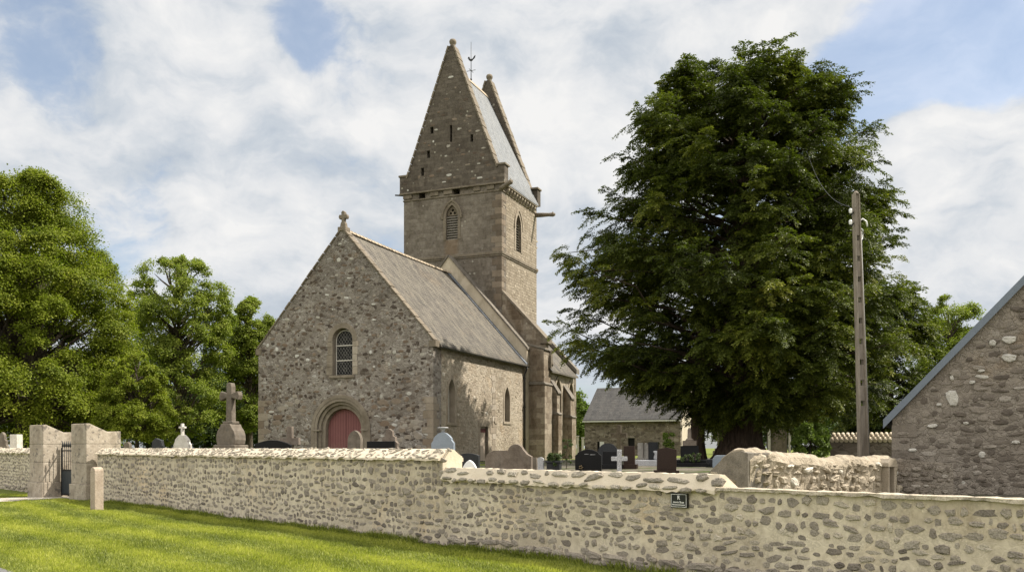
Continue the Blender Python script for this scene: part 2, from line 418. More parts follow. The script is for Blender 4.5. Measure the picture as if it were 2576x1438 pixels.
t.out(t.mix(t.rng(b_, .3, .7), (.035, .028, .02), (.11, .088, .066)), .95, t.bump(b_, 1.0, .06)); M['bark'] = m
m, t = mat('yew_bark'); o = t.obj()
b_ = t.noise(t.mapping(o, (4, 4, .5)), 2.5, 5, .7)
t.out(t.mix(t.rng(b_, .3, .7), (.022, .016, .011), (.085, .06, .042)), .95, t.bump(b_, 1.0, .08)); M['yewbark'] = m


# ------------------------------------------------------------------ mesh helper
class MB:
    def __init__(s):
        s.v, s.f, s.m, s.t, s.sm = [], [], [], [], []

    def vert(s, p):
        s.v.append(tuple(p)); return len(s.v) - 1

    def face(s, idx, m=0, t=.5, sm=False):
        s.f.append(tuple(idx)); s.m.append(m); s.t.append(t); s.sm.append(sm)

    def box(s, x0, x1, y0, y1, z0, z1, m=0, t=.5, X=None):
        P = [(x0, y0, z0), (x1, y0, z0), (x1, y1, z0), (x0, y1, z0), (x0, y0, z1), (x1, y0, z1), (x1, y1, z1), (x0, y1, z1)]
        if X is not None:
            P = [X @ Vector(p) for p in P]
        b = len(s.v)
        s.v += [tuple(p) for p in P]
        for q in ((0, 3, 2, 1), (4, 5, 6, 7), (0, 1, 5, 4), (1, 2, 6, 5), (2, 3, 7, 6), (3, 0, 4, 7)):
            s.face([b + i for i in q], m, t)

    def plate(s, outer, holes, o, ux, uz, n, th, m=0, t=.5, sm=False):
        """A flat slab with holes: 2-D outline in (ux, uz), front at o, back at o - n*th."""
        o, ux, uz, n = Vector(o), Vector(ux), Vector(uz), Vector(n)
        loops = [outer] + list(holes)
        tri = tessellate_polygon([[Vector((a, b, 0)) for a, b in L] for L in loops])
        flatp = [p for L in loops for p in L]
        b = len(s.v)
        N = len(flatp)
        s.v += [tuple(o + ux * a + uz * c) for a, c in flatp]
        s.v += [tuple(o + ux * a + uz * c - n * th) for a, c in flatp]
        for q in tri:
            s.face([b + i for i in q], m, t, sm)
            s.face([b + N + i for i in reversed(q)], m, t, sm)
        k = 0
        for L in loops:
            for i in range(len(L)):
                j = (i + 1) % len(L)
                s.face([b + k + i, b + k + j, b + N + k + j, b + N + k + i], m, t, sm)
            k += len(L)

    def tube(s, pts, rad, seg=8, m=0, t=.5, sm=True, cap=True):
        pts = [Vector(p) for p in pts]
        b = len(s.v)
        up = None
        for i, p in enumerate(pts):
            d = (pts[min(i + 1, len(pts) - 1)] - pts[max(i - 1, 0)]).normalized()
            if up is None:
                up = Vector((0, 0, 1)) if abs(d.z) < .9 else Vector((1, 0, 0))
            a = d.cross(up).normalized()
            c = d.cross(a).normalized()
            up = -c if False else up
            r = rad[i] if isinstance(rad, (list, tuple)) else rad
            for k in range(seg):
                th = 2 * PI * k / seg
                s.v.append(tuple(p + a * (r * math.cos(th)) + c * (r * math.sin(th))))
        for i in range(len(pts) - 1):
            for k in range(seg):
                k2 = (k + 1) % seg
                s.face([b + i * seg + k, b + i * seg + k2, b + (i + 1) * seg + k2, b + (i + 1) * seg + k], m, t, sm)
        if cap:
            s.face([b + k for k in range(seg)][::-1], m, t)
            s.face([b + (len(pts) - 1) * seg + k for k in range(seg)], m, t)

    def lathe(s, prof, c=(0, 0, 0), seg=16, m=0, t=.5, sm=True):
        b = len(s.v)
        for r, z in prof:
            for k in range(seg):
                th = 2 * PI * k / seg
                s.v.append((c[0] + r * math.cos(th), c[1] + r * math.sin(th), c[2] + z))
        for i in range(len(prof) - 1):
            for k in range(seg):
                k2 = (k + 1) % seg
                s.face([b + i * seg + k, b + i * seg + k2, b + (i + 1) * seg + k2, b + (i + 1) * seg + k], m, t, sm)
        s.face([b + k for k in range(seg)][::-1], m, t)
        s.face([b + (len(prof) - 1) * seg + k for k in range(seg)], m, t)

    def stone(s, o, ux, uz, n, cx, cz, rx, rz, h, rng, m=1, t=.5, k=9, rot=0.0, ex=3.0, jit=.16):
        """One irregular stone proud of a wall face."""
        b = len(s.v)
        ring = []
        cr, sr = math.cos(rot), math.sin(rot)
        for i in range(k):
            a = 2 * PI * (i + rng.uniform(-.3, .3)) / k
            ca, sa = math.cos(a), math.sin(a)
            r = (abs(ca) ** ex + abs(sa) ** ex) ** (-1 / ex) * (1 + rng.uniform(-jit, jit * .6))
            px, pz = rx * r * ca, rz * r * sa
            ring.append((px * cr - pz * sr, px * sr + pz * cr))
        for sc, hh in ((1.04, -.012), (.95, h * .62), (.6, h)):
            for (px, pz) in ring:
                q = hh + (rng.uniform(-.28, .22) * h if hh > 0 else 0)
                s.v.append(tuple(o + ux * (cx + px * sc) + uz * (cz + pz * sc) + n * q))
        c = s.vert(o + ux * cx + uz * cz + n * (h * rng.uniform(.8, 1.1)))
        for L in range(2):
            for i in range(k):
                j = (i + 1) % k
                s.face([b + L * k + i, b + L * k + j, b + (L + 1) * k + j, b + (L + 1) * k + i], m, t)
        for i in range(k):
            s.face([b + 2 * k + i, b + 2 * k + (i + 1) % k, c], m, t)

    def build(s, name, mats, parent=None, bevel=0.0, recalc=True, loc=None, smooth_angle=None):
        me = bpy.data.meshes.new(name)
        me.from_pydata(s.v, [], s.f)
        if not isinstance(mats, (list, tuple)):
            mats = [mats]
        for k in mats:
            me.materials.append(M[k] if isinstance(k, str) else k)
        me.polygons.foreach_set('material_index', s.m)
        me.polygons.foreach_set('use_smooth', s.sm)
        a = me.attributes.new('tint', 'FLOAT', 'FACE')
        a.data.foreach_set('value', s.t)
        if recalc:
            bm = bmesh.new(); bm.from_mesh(me)
            bmesh.ops.recalc_face_normals(bm, faces=bm.faces)
            bm.to_mesh(me); bm.free()
        me.update()
        ob = bpy.data.objects.new(name, me)
        C.objects.link(ob)
        if parent is not None:
            ob.parent = parent
        if loc is not None:
            ob.location = loc
        if bevel > 0:
            bv = ob.modifiers.new('bevel', 'BEVEL')
            bv.width = bevel; bv.segments = 2; bv.limit_method = 'ANGLE'; bv.angle_limit = math.radians(35)
        return ob


def scatter(mb, o, ux, uz, n, x0, x1, z0, z1, rowh=(.1, .16), w=(.12, .32), cover=.7, gap=.04, hgt=(.012, .03), ok=None, tint=None, m=1, seed=1, rot=.12,
            ztop=None, jit=.16, fill=(.55, .95), kv=9):
    r = random.Random(seed)
    o, ux, uz, n = Vector(o), Vector(ux), Vector(uz), Vector(n)
    z = z0
    cnt = 0
    while z < z1:
        rh = r.uniform(*rowh)
        x = x0 + r.random() * w[0]
        while x < x1:
            ww = r.uniform(*w)
            if r.random() < .2:
                ww *= .5
            cx, cz = x + ww / 2, z + rh / 2 + r.uniform(-.42, .42) * rh * .8
            if r.random() < cover and (ok is None or ok(cx, cz, ww / 2, rh / 2)):
                mb.stone(o, ux, uz, n, cx, cz, ww / 2, rh * r.uniform(*fill) / 2, r.uniform(*hgt), r, m, tint(r) if tint else r.random(), kv,
                         r.gauss(0, rot), r.uniform(1.9, 4.2), jit)
                cnt += 1
            x += ww + gap * r.uniform(.4, 1.8)
        z += rh + gap * r.uniform(.0, .5)
    return cnt


def tag(o, label=None, cat=None, group=None, kind=None):
    for k, v in (('label', label), ('category', cat), ('group', group), ('kind', kind)):
        if v:
            o[k] = v
    return o


def thing(name, loc, label, cat, rz=0.0, group=None):
    o = bpy.data.objects.new(name, None)
    C.objects.link(o)
    o.location = loc
    o.rotation_euler = (0, 0, rz)
    o.empty_display_size = .3
    return tag(o, label, cat, group)


def arch(cx, w, z0, zs, R_=None, n=10):
    """Points from (cx-w, z0) over an arch springing at zs to (cx+w, z0); R_ None = round, else pointed with that radius."""
    p = [(cx - w, z0)]
    if R_ is None:
        for i in range(2 * n + 1):
            a = PI - PI * i / (2 * n)
            p.append((cx + w * math.cos(a), zs + w * math.sin(a)))
    else:
        am = math.acos((R_ - w) / R_)
        for i in range(n + 1):
            a = PI - am * i / n
            p.append((cx - w + R_ + R_ * math.cos(a), zs + R_ * math.sin(a)))
        for i in range(1, n + 1):
            a = am - am * i / n
            p.append((cx + w - R_ + R_ * math.cos(a), zs + R_ * math.sin(a)))
    p.append((cx + w, z0))
    return p


def rect(x0, x1, z0, z1):
    return [(x0, z0), (x0, z1), (x1, z1), (x1, z0)]


def ushape(outer, inner):
    return outer + inner[::-1]


# ------------------------------------------------------------------ camera, light, sky
cam = bpy.data.cameras.new('camera')
cam.sensor_width = 36
cam.lens = 36 * F / 2576
cam.shift_y = (HY - 719) / 2576
cam.clip_end = 3000
co = bpy.data.objects.new('camera', cam)
C.objects.link(co)
co.location = (0, 0, EYE)
co.rotation_euler = (math.radians(90), 0, 0)
SC.camera = co

EL, AZ = math.radians(49), math.radians(79.5)       # azimuth clockwise from +Y
L = Vector((math.cos(EL) * math.sin(AZ), math.cos(EL) * math.cos(AZ), math.sin(EL)))
sl = bpy.data.lights.new('sun', 'SUN')
sl.energy = 4.2
sl.angle = math.radians(.53)
sl.color = (1.0, .93, .82)
so = bpy.data.objects.new('sun', sl)
C.objects.link(so)
so.rotation_euler = L.to_track_quat('Z', 'Y').to_euler()
so.location = (30, 0, 40)

w = bpy.data.worlds.new('World')
SC.world = w
w.use_nodes = True
t = NT(w.node_tree)
sky = t.n('ShaderNodeTexSky', sky_type='NISHITA')
sky.sun_disc = False
sky.sun_elevation = EL
sky.sun_rotation = AZ
sky.air_density = 1.0
sky.dust_density = 1.5
D = t.vmath('NORMALIZE', t.n('ShaderNodeTexCoord').outputs['Generated'])
wn = t.n('ShaderNodeTexNoise', {'Vector': D, 'Scale': 6.0, 'Detail': 5.0})
Dw = t.vmath('ADD', D, t.vmath('SCALE', t.vmath('SUBTRACT', wn.outputs['Color'], (.5, .5, .5)), scale=.11))
n1 = t.noise(t.mapping(Dw, (1, 1, 1.9), (.35, .2, .1)), 3.3, 10, .58, .1)
n3 = t.noise(t.mapping(Dw, (1, 1, 1.5), (2.1, .7, .4)), 9.0, 8, .6)
dens0 = t.math('ADD', n1, t.math('MULTIPLY', t.math('SUBTRACT', n3, .5), .30))


def skydir(x, y):
    return Vector(((x - CX) / F, 1, (HY - y) / F)).normalized()


bias = None
for (x, y, r_, amt) in ((420, 130, .20, .22), (640, 230, .12, .10), (1000, 60, .14, .12), (1500, 130, .30, .22), (1350, 380, .18, .10), (640, 530, .075, .30), (560, 580, .06, .14), (810, 530, .045, .16),
                        (2500, 390, .12, .34), (2300, 420, .075, .26), (2380, 620, .2, .22), (1900, 40, .14, .20), (250, 380, .12, .14), (1100, 460, .15, .08), (60, 330, .12, .06), (2100, 60, .1, .08), (700, 700, .12, .08),
                        (60, 130, .11, -.20), (775, 75, .05, -.26), (2420, 150, .15, -.30), (2200, 250, .10, -.16), (330, 520, .12, -.14), (160, 240, .1, -.12), (960, 240, .09, -.14),
                        (900, 600, .1, -.06), (2480, 60, .1, -.1)):
    dv = skydir(x, y)
    dist = t.vmath('DISTANCE', Dw, tuple(dv))
    b_ = t.rng(dist, r_ * 1.25, r_ * .1, 0.0, amt)
    bias = b_ if bias is None else t.math('ADD', bias, b_)
dens = t.math('ADD', dens0, bias)
mask = t.rng(dens, .45, .59)
# self-shading: density a little higher up compared with here
up_off = t.vmath('ADD', Dw, (.02, 0, .035))
n1b = t.noise(t.mapping(up_off, (1, 1, 1.9), (.35, .2, .1)), 3.3, 6, .55, .1)
lit = t.math('ADD', t.math('MULTIPLY', t.math('SUBTRACT', n1, n1b), 2.6), t.math('MULTIPLY', t.math('SUBTRACT', n3, .5), 1.3))
lit = t.math('ADD', lit, t.math('MULTIPLY', t.math('SUBTRACT', dens, .55), .75))
ccol = t.ramp(t.math('ADD', lit, .47, clamp=True), [(0, (.50, .575, .675)), (.35, (.66, .715, .78)), (.65, (.85, .87, .895)), (1, (1.0, .995, .985))])
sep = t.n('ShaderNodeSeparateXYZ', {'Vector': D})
# clouds overhead and behind the viewer, added unseen as brighter, warmer fill light
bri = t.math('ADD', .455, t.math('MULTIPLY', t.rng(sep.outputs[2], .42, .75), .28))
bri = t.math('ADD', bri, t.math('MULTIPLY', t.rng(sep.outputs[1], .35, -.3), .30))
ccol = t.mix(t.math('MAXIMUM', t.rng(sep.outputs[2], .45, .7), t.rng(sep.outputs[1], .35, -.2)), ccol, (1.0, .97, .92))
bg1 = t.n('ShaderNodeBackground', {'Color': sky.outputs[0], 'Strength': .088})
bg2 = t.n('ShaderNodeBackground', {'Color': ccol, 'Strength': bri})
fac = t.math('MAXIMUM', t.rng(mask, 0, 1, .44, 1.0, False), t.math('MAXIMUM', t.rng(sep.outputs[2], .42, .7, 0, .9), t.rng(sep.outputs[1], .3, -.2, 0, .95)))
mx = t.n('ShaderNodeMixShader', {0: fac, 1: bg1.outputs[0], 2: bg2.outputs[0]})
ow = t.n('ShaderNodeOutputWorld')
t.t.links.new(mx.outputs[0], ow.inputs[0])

SC.view_settings.view_transform = 'Standard'
SC.view_settings.look = 'None'
SC.view_settings.exposure = 1.0
SC.view_settings.gamma = 1.0
SC.cycles.use_denoising = True
SC.cycles.max_bounces = 6
SC.cycles.diffuse_bounces = 3
SC.cycles.transmission_bounces = 4

# ------------------------------------------------------------------ ground
P0 = Vector((1.47, 12.2, 0))
T = Vector((.680, -.733, 0)).normalized()          # along the boundary wall
Nn = Vector((-T.y, T.x, 0))                        # towards the churchyard


def wd(X, Y):
    return (X - P0.x) * Nn.x + (Y - P0.y) * Nn.y


def wa(X, Y):
    return (X - P0.x) * T.x + (Y - P0.y) * T.y


def W(a, d, z=0.0):
    return P0 + T * a + Nn * d + Vector((0, 0, z))


def sstep(x, a, b):
    x = max(0, min(1, (x - a) / (b - a)))
    return x * x * (3 - 2 * x)


def gz(X, Y):
    d = wd(X, Y)
    return .55 * sstep(d, .15, .40) + .42 * sstep(d, .4, 15)


mb = MB()
al = [-600, -300, -150, -90] + list(range(-70, 41, 2)) + [60, 120, 300, 600]
dl = [-600, -200, -60, -30, -14, -12, -10, -8, -6.3, -5.6, -5, -4, -3, -2, -1.4, -1, -.7, -.4, -.15, .12, .2, .3, .42, .6, 1, 2, 4, 6, 8, 11, 15, 20, 30, 45, 60, 90, 150, 300, 700]
idx = {}
for i, a in enumerate(al):
    for j, d in enumerate(dl):
        p = W(a, d)
        p.z = gz(p.x, p.y)
        if -5.8 < d < -.2 and abs(a) < 40:
            p.z += .02 * math.sin(a * .9 + d) * math.sin(d * 1.3)
        idx[i, j] = mb.vert(p)
for i in range(len(al) - 1):
    for j in range(len(dl) - 1):
        mb.face([idx[i, j], idx[i + 1, j], idx[i + 1, j + 1], idx[i, j + 1]], 0, .5, True)
tag(mb.build('ground', 'turf'), kind='structure')

mb = MB()
rr = random.Random(3)
prev = None
for i in range(-200, 201):
    a = i * .25
    p = [mb.vert(W(a, -6.2 + rr.uniform(-.06, .06), .03)), mb.vert(W(a, -6.45, .034)), mb.vert(W(a, -13, .034))]
    if prev:
        for k in range(2):
            mb.face([prev[k], p[k], p[k + 1], prev[k + 1]], 0)
    prev = p
tag(mb.build('road', 'asphalt'), kind='structure')
mb = MB()
prev = None
for i in range(0, 27):
    d = .9 - i * .27
    ac = -23.6 + .04 * i
    p = [mb.vert(W(ac - 1.05 + rr.uniform(-.07, .07), d, .035 + max(0, gz(*W(ac, d).xy)))), mb.vert(W(ac + 1.0 + rr.uniform(-.07, .07), d, .035 + max(0, gz(*W(ac, d).xy))))]
    if prev:
        mb.face([prev[0], prev[1], p[1], p[0]], 0)
    prev = p
tag(mb.build('path', 'gravel'), kind='structure')
mb = MB()
prev = None
for i in range(0, 240):
    a = -20.8 + i * .13
    p = [mb.vert(W(a, .1, .02)), mb.vert(W(a, -.05 - .13 * rr.random() * (1 if math.sin(a * 1.7) > -.3 else .3), .018))]
    if prev:
        mb.face([prev[0], prev[1], p[1], p[0]], 0)
    prev = p
tag(mb.build('soil_strip', 'soil'), kind='structure')


mb = MB()
ga = [a for a in range(-26, 31, 2)]
gd = [2, 4, 6, 8, 11, 15, 20, 26, 32, 38]
rr = random.Random(12)
gi = {}
for i, a in enumerate(ga):
    for j, d in enumerate(gd):
        p = W(a + rr.uniform(-.3, .3), d + rr.uniform(-.4, .4))
        gi[i, j] = mb.vert((p.x, p.y, gz(p.x, p.y) + .022))
for i in range(len(ga) - 1):
    for j in range(len(gd) - 1):
        if (i * 7 + j * 3) % 11:
            mb.face([gi[i, j], gi[i + 1, j], gi[i + 1, j + 1], gi[i, j + 1]], 0, .5, True)
tag(mb.build('churchyard_path', 'yardgravel'), kind='structure')


# ------------------------------------------------------------------ foliage helpers
def quads(name, base, axis, normal, length, width, tint, matname, parent=None):
    """One mesh of leaf-sized diamond faces."""
    n = len(base)
    axis = axis / np.linalg.norm(axis, axis=1, keepdims=True)
    side = np.cross(axis, normal)
    side /= np.linalg.norm(side, axis=1, keepdims=True) + 1e-9
    l, w_ = length[:, None], width[:, None]
    V = np.empty((n, 4, 3), np.float32)
    V[:, 0] = base
    V[:, 1] = base + axis * l * .45 + side * w_ * .5
    V[:, 2] = base + axis * l
    V[:, 3] = base + axis * l * .45 - side * w_ * .5
    me = bpy.data.meshes.new(name)
    me.vertices.add(n * 4)
    me.vertices.foreach_set('co', V.ravel())
    me.loops.add(n * 4)
    me.loops.foreach_set('vertex_index', np.arange(n * 4, dtype=np.int32))
    me.polygons.add(n)
    me.polygons.foreach_set('loop_start', np.arange(0, n * 4, 4, dtype=np.int32))
    a = me.attributes.new('tint', 'FLOAT', 'FACE')
    a.data.foreach_set('value', np.clip(tint, 0, 1).astype(np.float32))
    me.materials.append(M[matname])
    me.update(calc_edges=True)
    ob = bpy.data.objects.new(name, me)
    C.objects.link(ob)
    if parent is not None:
        ob.parent = parent
    return ob


def unit(v):
    return v / (np.linalg.norm(v, axis=-1, keepdims=True) + 1e-9)


class Env:
    """Crown outline: for each height, reach to the left and right of the trunk (metres)."""
    def __init__(s, axis_px, Y, g, ys, lx, rx, depth=.95, shrink=0.0, bonus=.3):
        k = F / Y
        s.bonus = bonus
        ys = np.array(ys, float)
        z = EYE + (HY - ys) / k - g
        o_ = np.argsort(z)
        s.z = z[o_]
        s.l = np.maximum((axis_px - np.array(lx, float)[o_]) / k - shrink, .2)
        s.r = np.maximum((np.array(rx, float)[o_] - axis_px) / k - shrink, .2)
        s.depth = depth
        s.base = Vector(((axis_px - CX) / F * Y, Y, g))

    def rad(s, z, phi):
        l, r = np.interp(z, s.z, s.l), np.interp(z, s.z, s.r)
        c = np.cos(phi)
        mid = (l + r) / 2 * s.depth
        side = np.where(c > 0, r, l)
        return 1 / np.sqrt((c / side) ** 2 + (np.sin(phi) / mid) ** 2)

    def sample(s, n, rng):
        zz = np.linspace(s.z[0], s.z[-1], 200)
        wgt = (np.interp(zz, s.z, s.l) + np.interp(zz, s.z, s.r)) + s.bonus
        z = rng.choice(zz, n, p=wgt / wgt.sum()) + rng.normal(0, .05, n)
        return z, rng.uniform(0, 2 * PI, n)


def limbs_mesh(mb, tips, starts, r0, rng, sag=.08):
    for tip, st_ in zip(tips, starts):
        a, b = Vector(st_), Vector(tip)
        L_ = (b - a).length
        mid1 = a.lerp(b, .35) + Vector((rng.normal(0, .06), rng.normal(0, .06), rng.normal(.03, .04))) * L_
        mid2 = a.lerp(b, .7) + Vector((rng.normal(0, .05), rng.normal(0, .05), rng.normal(.03, .04))) * L_
        mb.tube([a, mid1, mid2, b], [r0, r0 * .72, r0 * .42, .015], 5, cap=False)


def trunk_mesh(mb, h, r, rng, flutes=0, lean=(0, 0), m=0):
    seg = 28 if flutes else 12
    zs = [-.4, 0, .35, .9, 1.8, 3, h * .45, h * .7, h] if h > 6.8 else [-.03 * h, 0, h * .08, h * .2, h * .4, h * .7, h]
    b = len(mb.v)
    for i, z in enumerate(zs):
        k = z / h
        rr_ = r * (1.5 - .5 * min(1, (max(z, 0) / min(.9, h * .2)) ** .6)) * (1 - .93 * max(0, k) ** 1.2)
        for q in range(seg):
            th = 2 * PI * q / seg
            fl = 1 + (.13 * math.sin(flutes * th + z * .3) + .05 * math.sin(flutes * 2.3 * th)) * (1 if flutes else 0)
            mb.v.append((rr_ * fl * math.cos(th) + lean[0] * k * h, rr_ * fl * math.sin(th) + lean[1] * k * h, z))
    for i in range(len(zs) - 1):
        for q in range(seg):
            q2 = (q + 1) % seg
            mb.face([b + i * seg + q, b + i * seg + q2, b + (i + 1) * seg + q2, b + (i + 1) * seg + q], m, .5, True)


def broadleaf(name, env, label, cat, matname, nl=120, per=650, crad=(.8, 1.35), leaf=(.13, .2), trunk_r=.3, seed=1, squash=.85, inner=.45, group=None, low=0.0):
    rng = np.random.default_rng(seed)
    g = env.base.z
    root = thing(name, env.base, label, cat, 0, group)
    H = env.z[-1]
    mb = MB()
    trunk_mesh(mb, H * .86, trunk_r, rng)
    z, phi = env.sample(nl, rng)
    rad = env.rad(z, phi)
    q = inner + (1 - inner) * rng.random(nl) ** .45
    rc = rng.uniform(*crad, nl) * np.clip(rad / 2.2, .5, 1)
    rr_ = np.maximum(rad * q - rc * .7, .15)
    ctr = np.stack([rr_ * np.cos(phi), rr_ * np.sin(phi), np.minimum(z, H - rc * squash)], 1)
    za = np.clip(ctr[:, 2] - rr_ * rng.uniform(.5, 1.1, nl) - .4, .8 + .1 * H, H * .8)
    limbs_mesh(mb, ctr, np.stack([0 * za, 0 * za, za], 1), trunk_r * .38, rng)
    mb.build('trunk', 'bark', root)
    # each clump: drooping boughs of leaves spread over its upper shell
    nb = 9
    C0 = np.repeat(ctr, nb, 0); R0 = np.repeat(rc, nb)
    out = np.repeat(np.stack([np.cos(phi), np.sin(phi), 0 * phi], 1), nb, 0)
    d = unit(rng.normal(0, 1, (nl * nb, 3)) + out * .75 + np.array([0, 0, .8]))
    sub = C0 + d * R0[:, None] * np.array([1, 1, squash]) + np.array([0, 0, 0.0]) * rng.uniform(.45, 1.0, (nl * nb, 1))
    k = max(4, per // nb)
    S = np.repeat(sub, k, 0); RS = np.repeat(R0, k)
    dd = np.repeat(d, k, 0)
    off = rng.normal(0, 1, (len(S), 3)) * np.array([.24, .24, .17]) * RS[:, None]
    off[:, 2] -= .35 * (off[:, 0] ** 2 + off[:, 1] ** 2) / RS
    pos = S + off
    axis = unit(off * np.array([1, 1, .3]) + rng.normal(0, .35, (len(S), 3)) + np.array([0, 0, -.25]))
    nrm = unit(np.array([0, 0, 1.0]) + dd * .6 + rng.normal(0, .42, (len(S), 3)))
    ln = rng.uniform(*leaf, len(S))
    tb = np.repeat(rng.normal(.45, .13, nl * nb), k)
    tint = tb + rng.normal(0, .10, len(S))
    quads('crown', pos, axis, nrm, ln, ln * .72, tint, matname, root)
    return root


def conifer(name, env, label, cat, nl=190, nbough=14, seed=2, trunk_r=.8, matname='yew', L=(.9, 1.8), flutes=7, leaf=(.12, .19), second=None, group=None, zoff=2.2, ntw=15, nlf=9, spread=.62):
    rng = np.random.default_rng(seed)
    root = thing(name, env.base, label, cat, 0, group)
    H = env.z[-1]
    mb = MB()
    trunk_mesh(mb, H * .8, trunk_r, rng, flutes)
    if second:
        b0 = len(mb.v)
        trunk_mesh(mb, H * .55, second[2], rng, 0, lean=(.02, .02))
        for i in range(b0, len(mb.v)):
            p = mb.v[i]
            mb.v[i] = (p[0] + second[0], p[1] + second[1], p[2])
    z, phi = env.sample(nl, rng)
    rad = env.rad(z, phi)
    q = .30 + .70 * rng.random(nl) ** .42
    rr_ = np.maximum(rad * q, .2)
    tips = np.stack([rr_ * np.cos(phi), rr_ * np.sin(phi), z], 1)
    za = np.clip(z - rr_ * rng.uniform(.05, .55, nl) - .2, zoff, H * .78)
    starts = np.stack([np.cos(phi) * .2, np.sin(phi) * .2, za], 1)
    limbs_mesh(mb, tips, starts, .085, rng)
    mb.build('trunk', 'yewbark', root)
    B = nl * nbough
    tp, sp_ = np.repeat(tips, nbough, 0), np.repeat(starts, nbough, 0)
    tt = 1 - spread * rng.random((B, 1)) ** 1.4
    base = sp_ + (tp - sp_) * tt + rng.normal(0, .16, (B, 3))
    yaw = np.repeat(phi, nbough) + rng.normal(0, .85, B)
    pit = rng.normal(.12, .38, B) + np.repeat(np.clip((z / H - .55), 0, .5) * .9, nbough)
    d = np.stack([np.cos(yaw) * np.cos(pit), np.sin(yaw) * np.cos(pit), np.sin(pit)], 1)
    Lb = rng.uniform(*L, B)
    side = unit(np.cross(d, np.array([0, 0, 1.0])))
    up = np.cross(side, d)
    # twigs: a flat, drooping fan
    t_ = np.tile(np.linspace(.04, 1, ntw), B)
    Bi = np.repeat(np.arange(B), ntw)
    sg = np.tile(np.where(np.arange(ntw) % 2 == 0, 1.0, -1.0), B)
    drp = .38
    tb = base[Bi] + d[Bi] * (Lb[Bi] * t_)[:, None] - np.array([0, 0, 1.0]) * (drp * Lb[Bi] * t_ ** 2)[:, None]
    td = unit(d[Bi] * .75 + side[Bi] * (sg * (.85 - .5 * t_))[:, None] + rng.normal(0, .16, (len(Bi), 3)) - np.array([0, 0, 1.0]) * (.15 + .45 * t_)[:, None])
    tl = Lb[Bi] * (.42 * (1 - .72 * t_) + .06) * rng.uniform(.7, 1.25, len(Bi))
    # needles
    Ti = np.repeat(np.arange(len(Bi)), nlf)
    s_ = np.tile(np.linspace(.05, 1, nlf), len(Bi))
    pos = tb[Ti] + td[Ti] * (tl[Ti] * s_)[:, None] - np.array([0, 0, 1.0]) * (.25 * tl[Ti] * s_ ** 2)[:, None] + rng.normal(0, .02, (len(Ti), 3))
    sd = unit(np.cross(td, np.array([0, 0, 1.0])))
    sg2 = np.tile(np.where(np.arange(nlf) % 2 == 0, 1.0, -1.0), len(Bi))
    ax = unit(td[Ti] * .8 + sd[Ti] * (sg2 * .65)[:, None] + rng.normal(0, .22, (len(Ti), 3)) - np.array([0, 0, .15]))
    nm = unit(up[Bi][Ti] + rng.normal(0, .5, (len(Ti), 3)))
    ln = rng.uniform(*leaf, len(Ti))
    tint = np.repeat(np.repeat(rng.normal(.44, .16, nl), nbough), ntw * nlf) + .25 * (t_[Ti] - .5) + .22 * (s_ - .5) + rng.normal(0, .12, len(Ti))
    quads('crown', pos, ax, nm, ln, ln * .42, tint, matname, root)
    return root


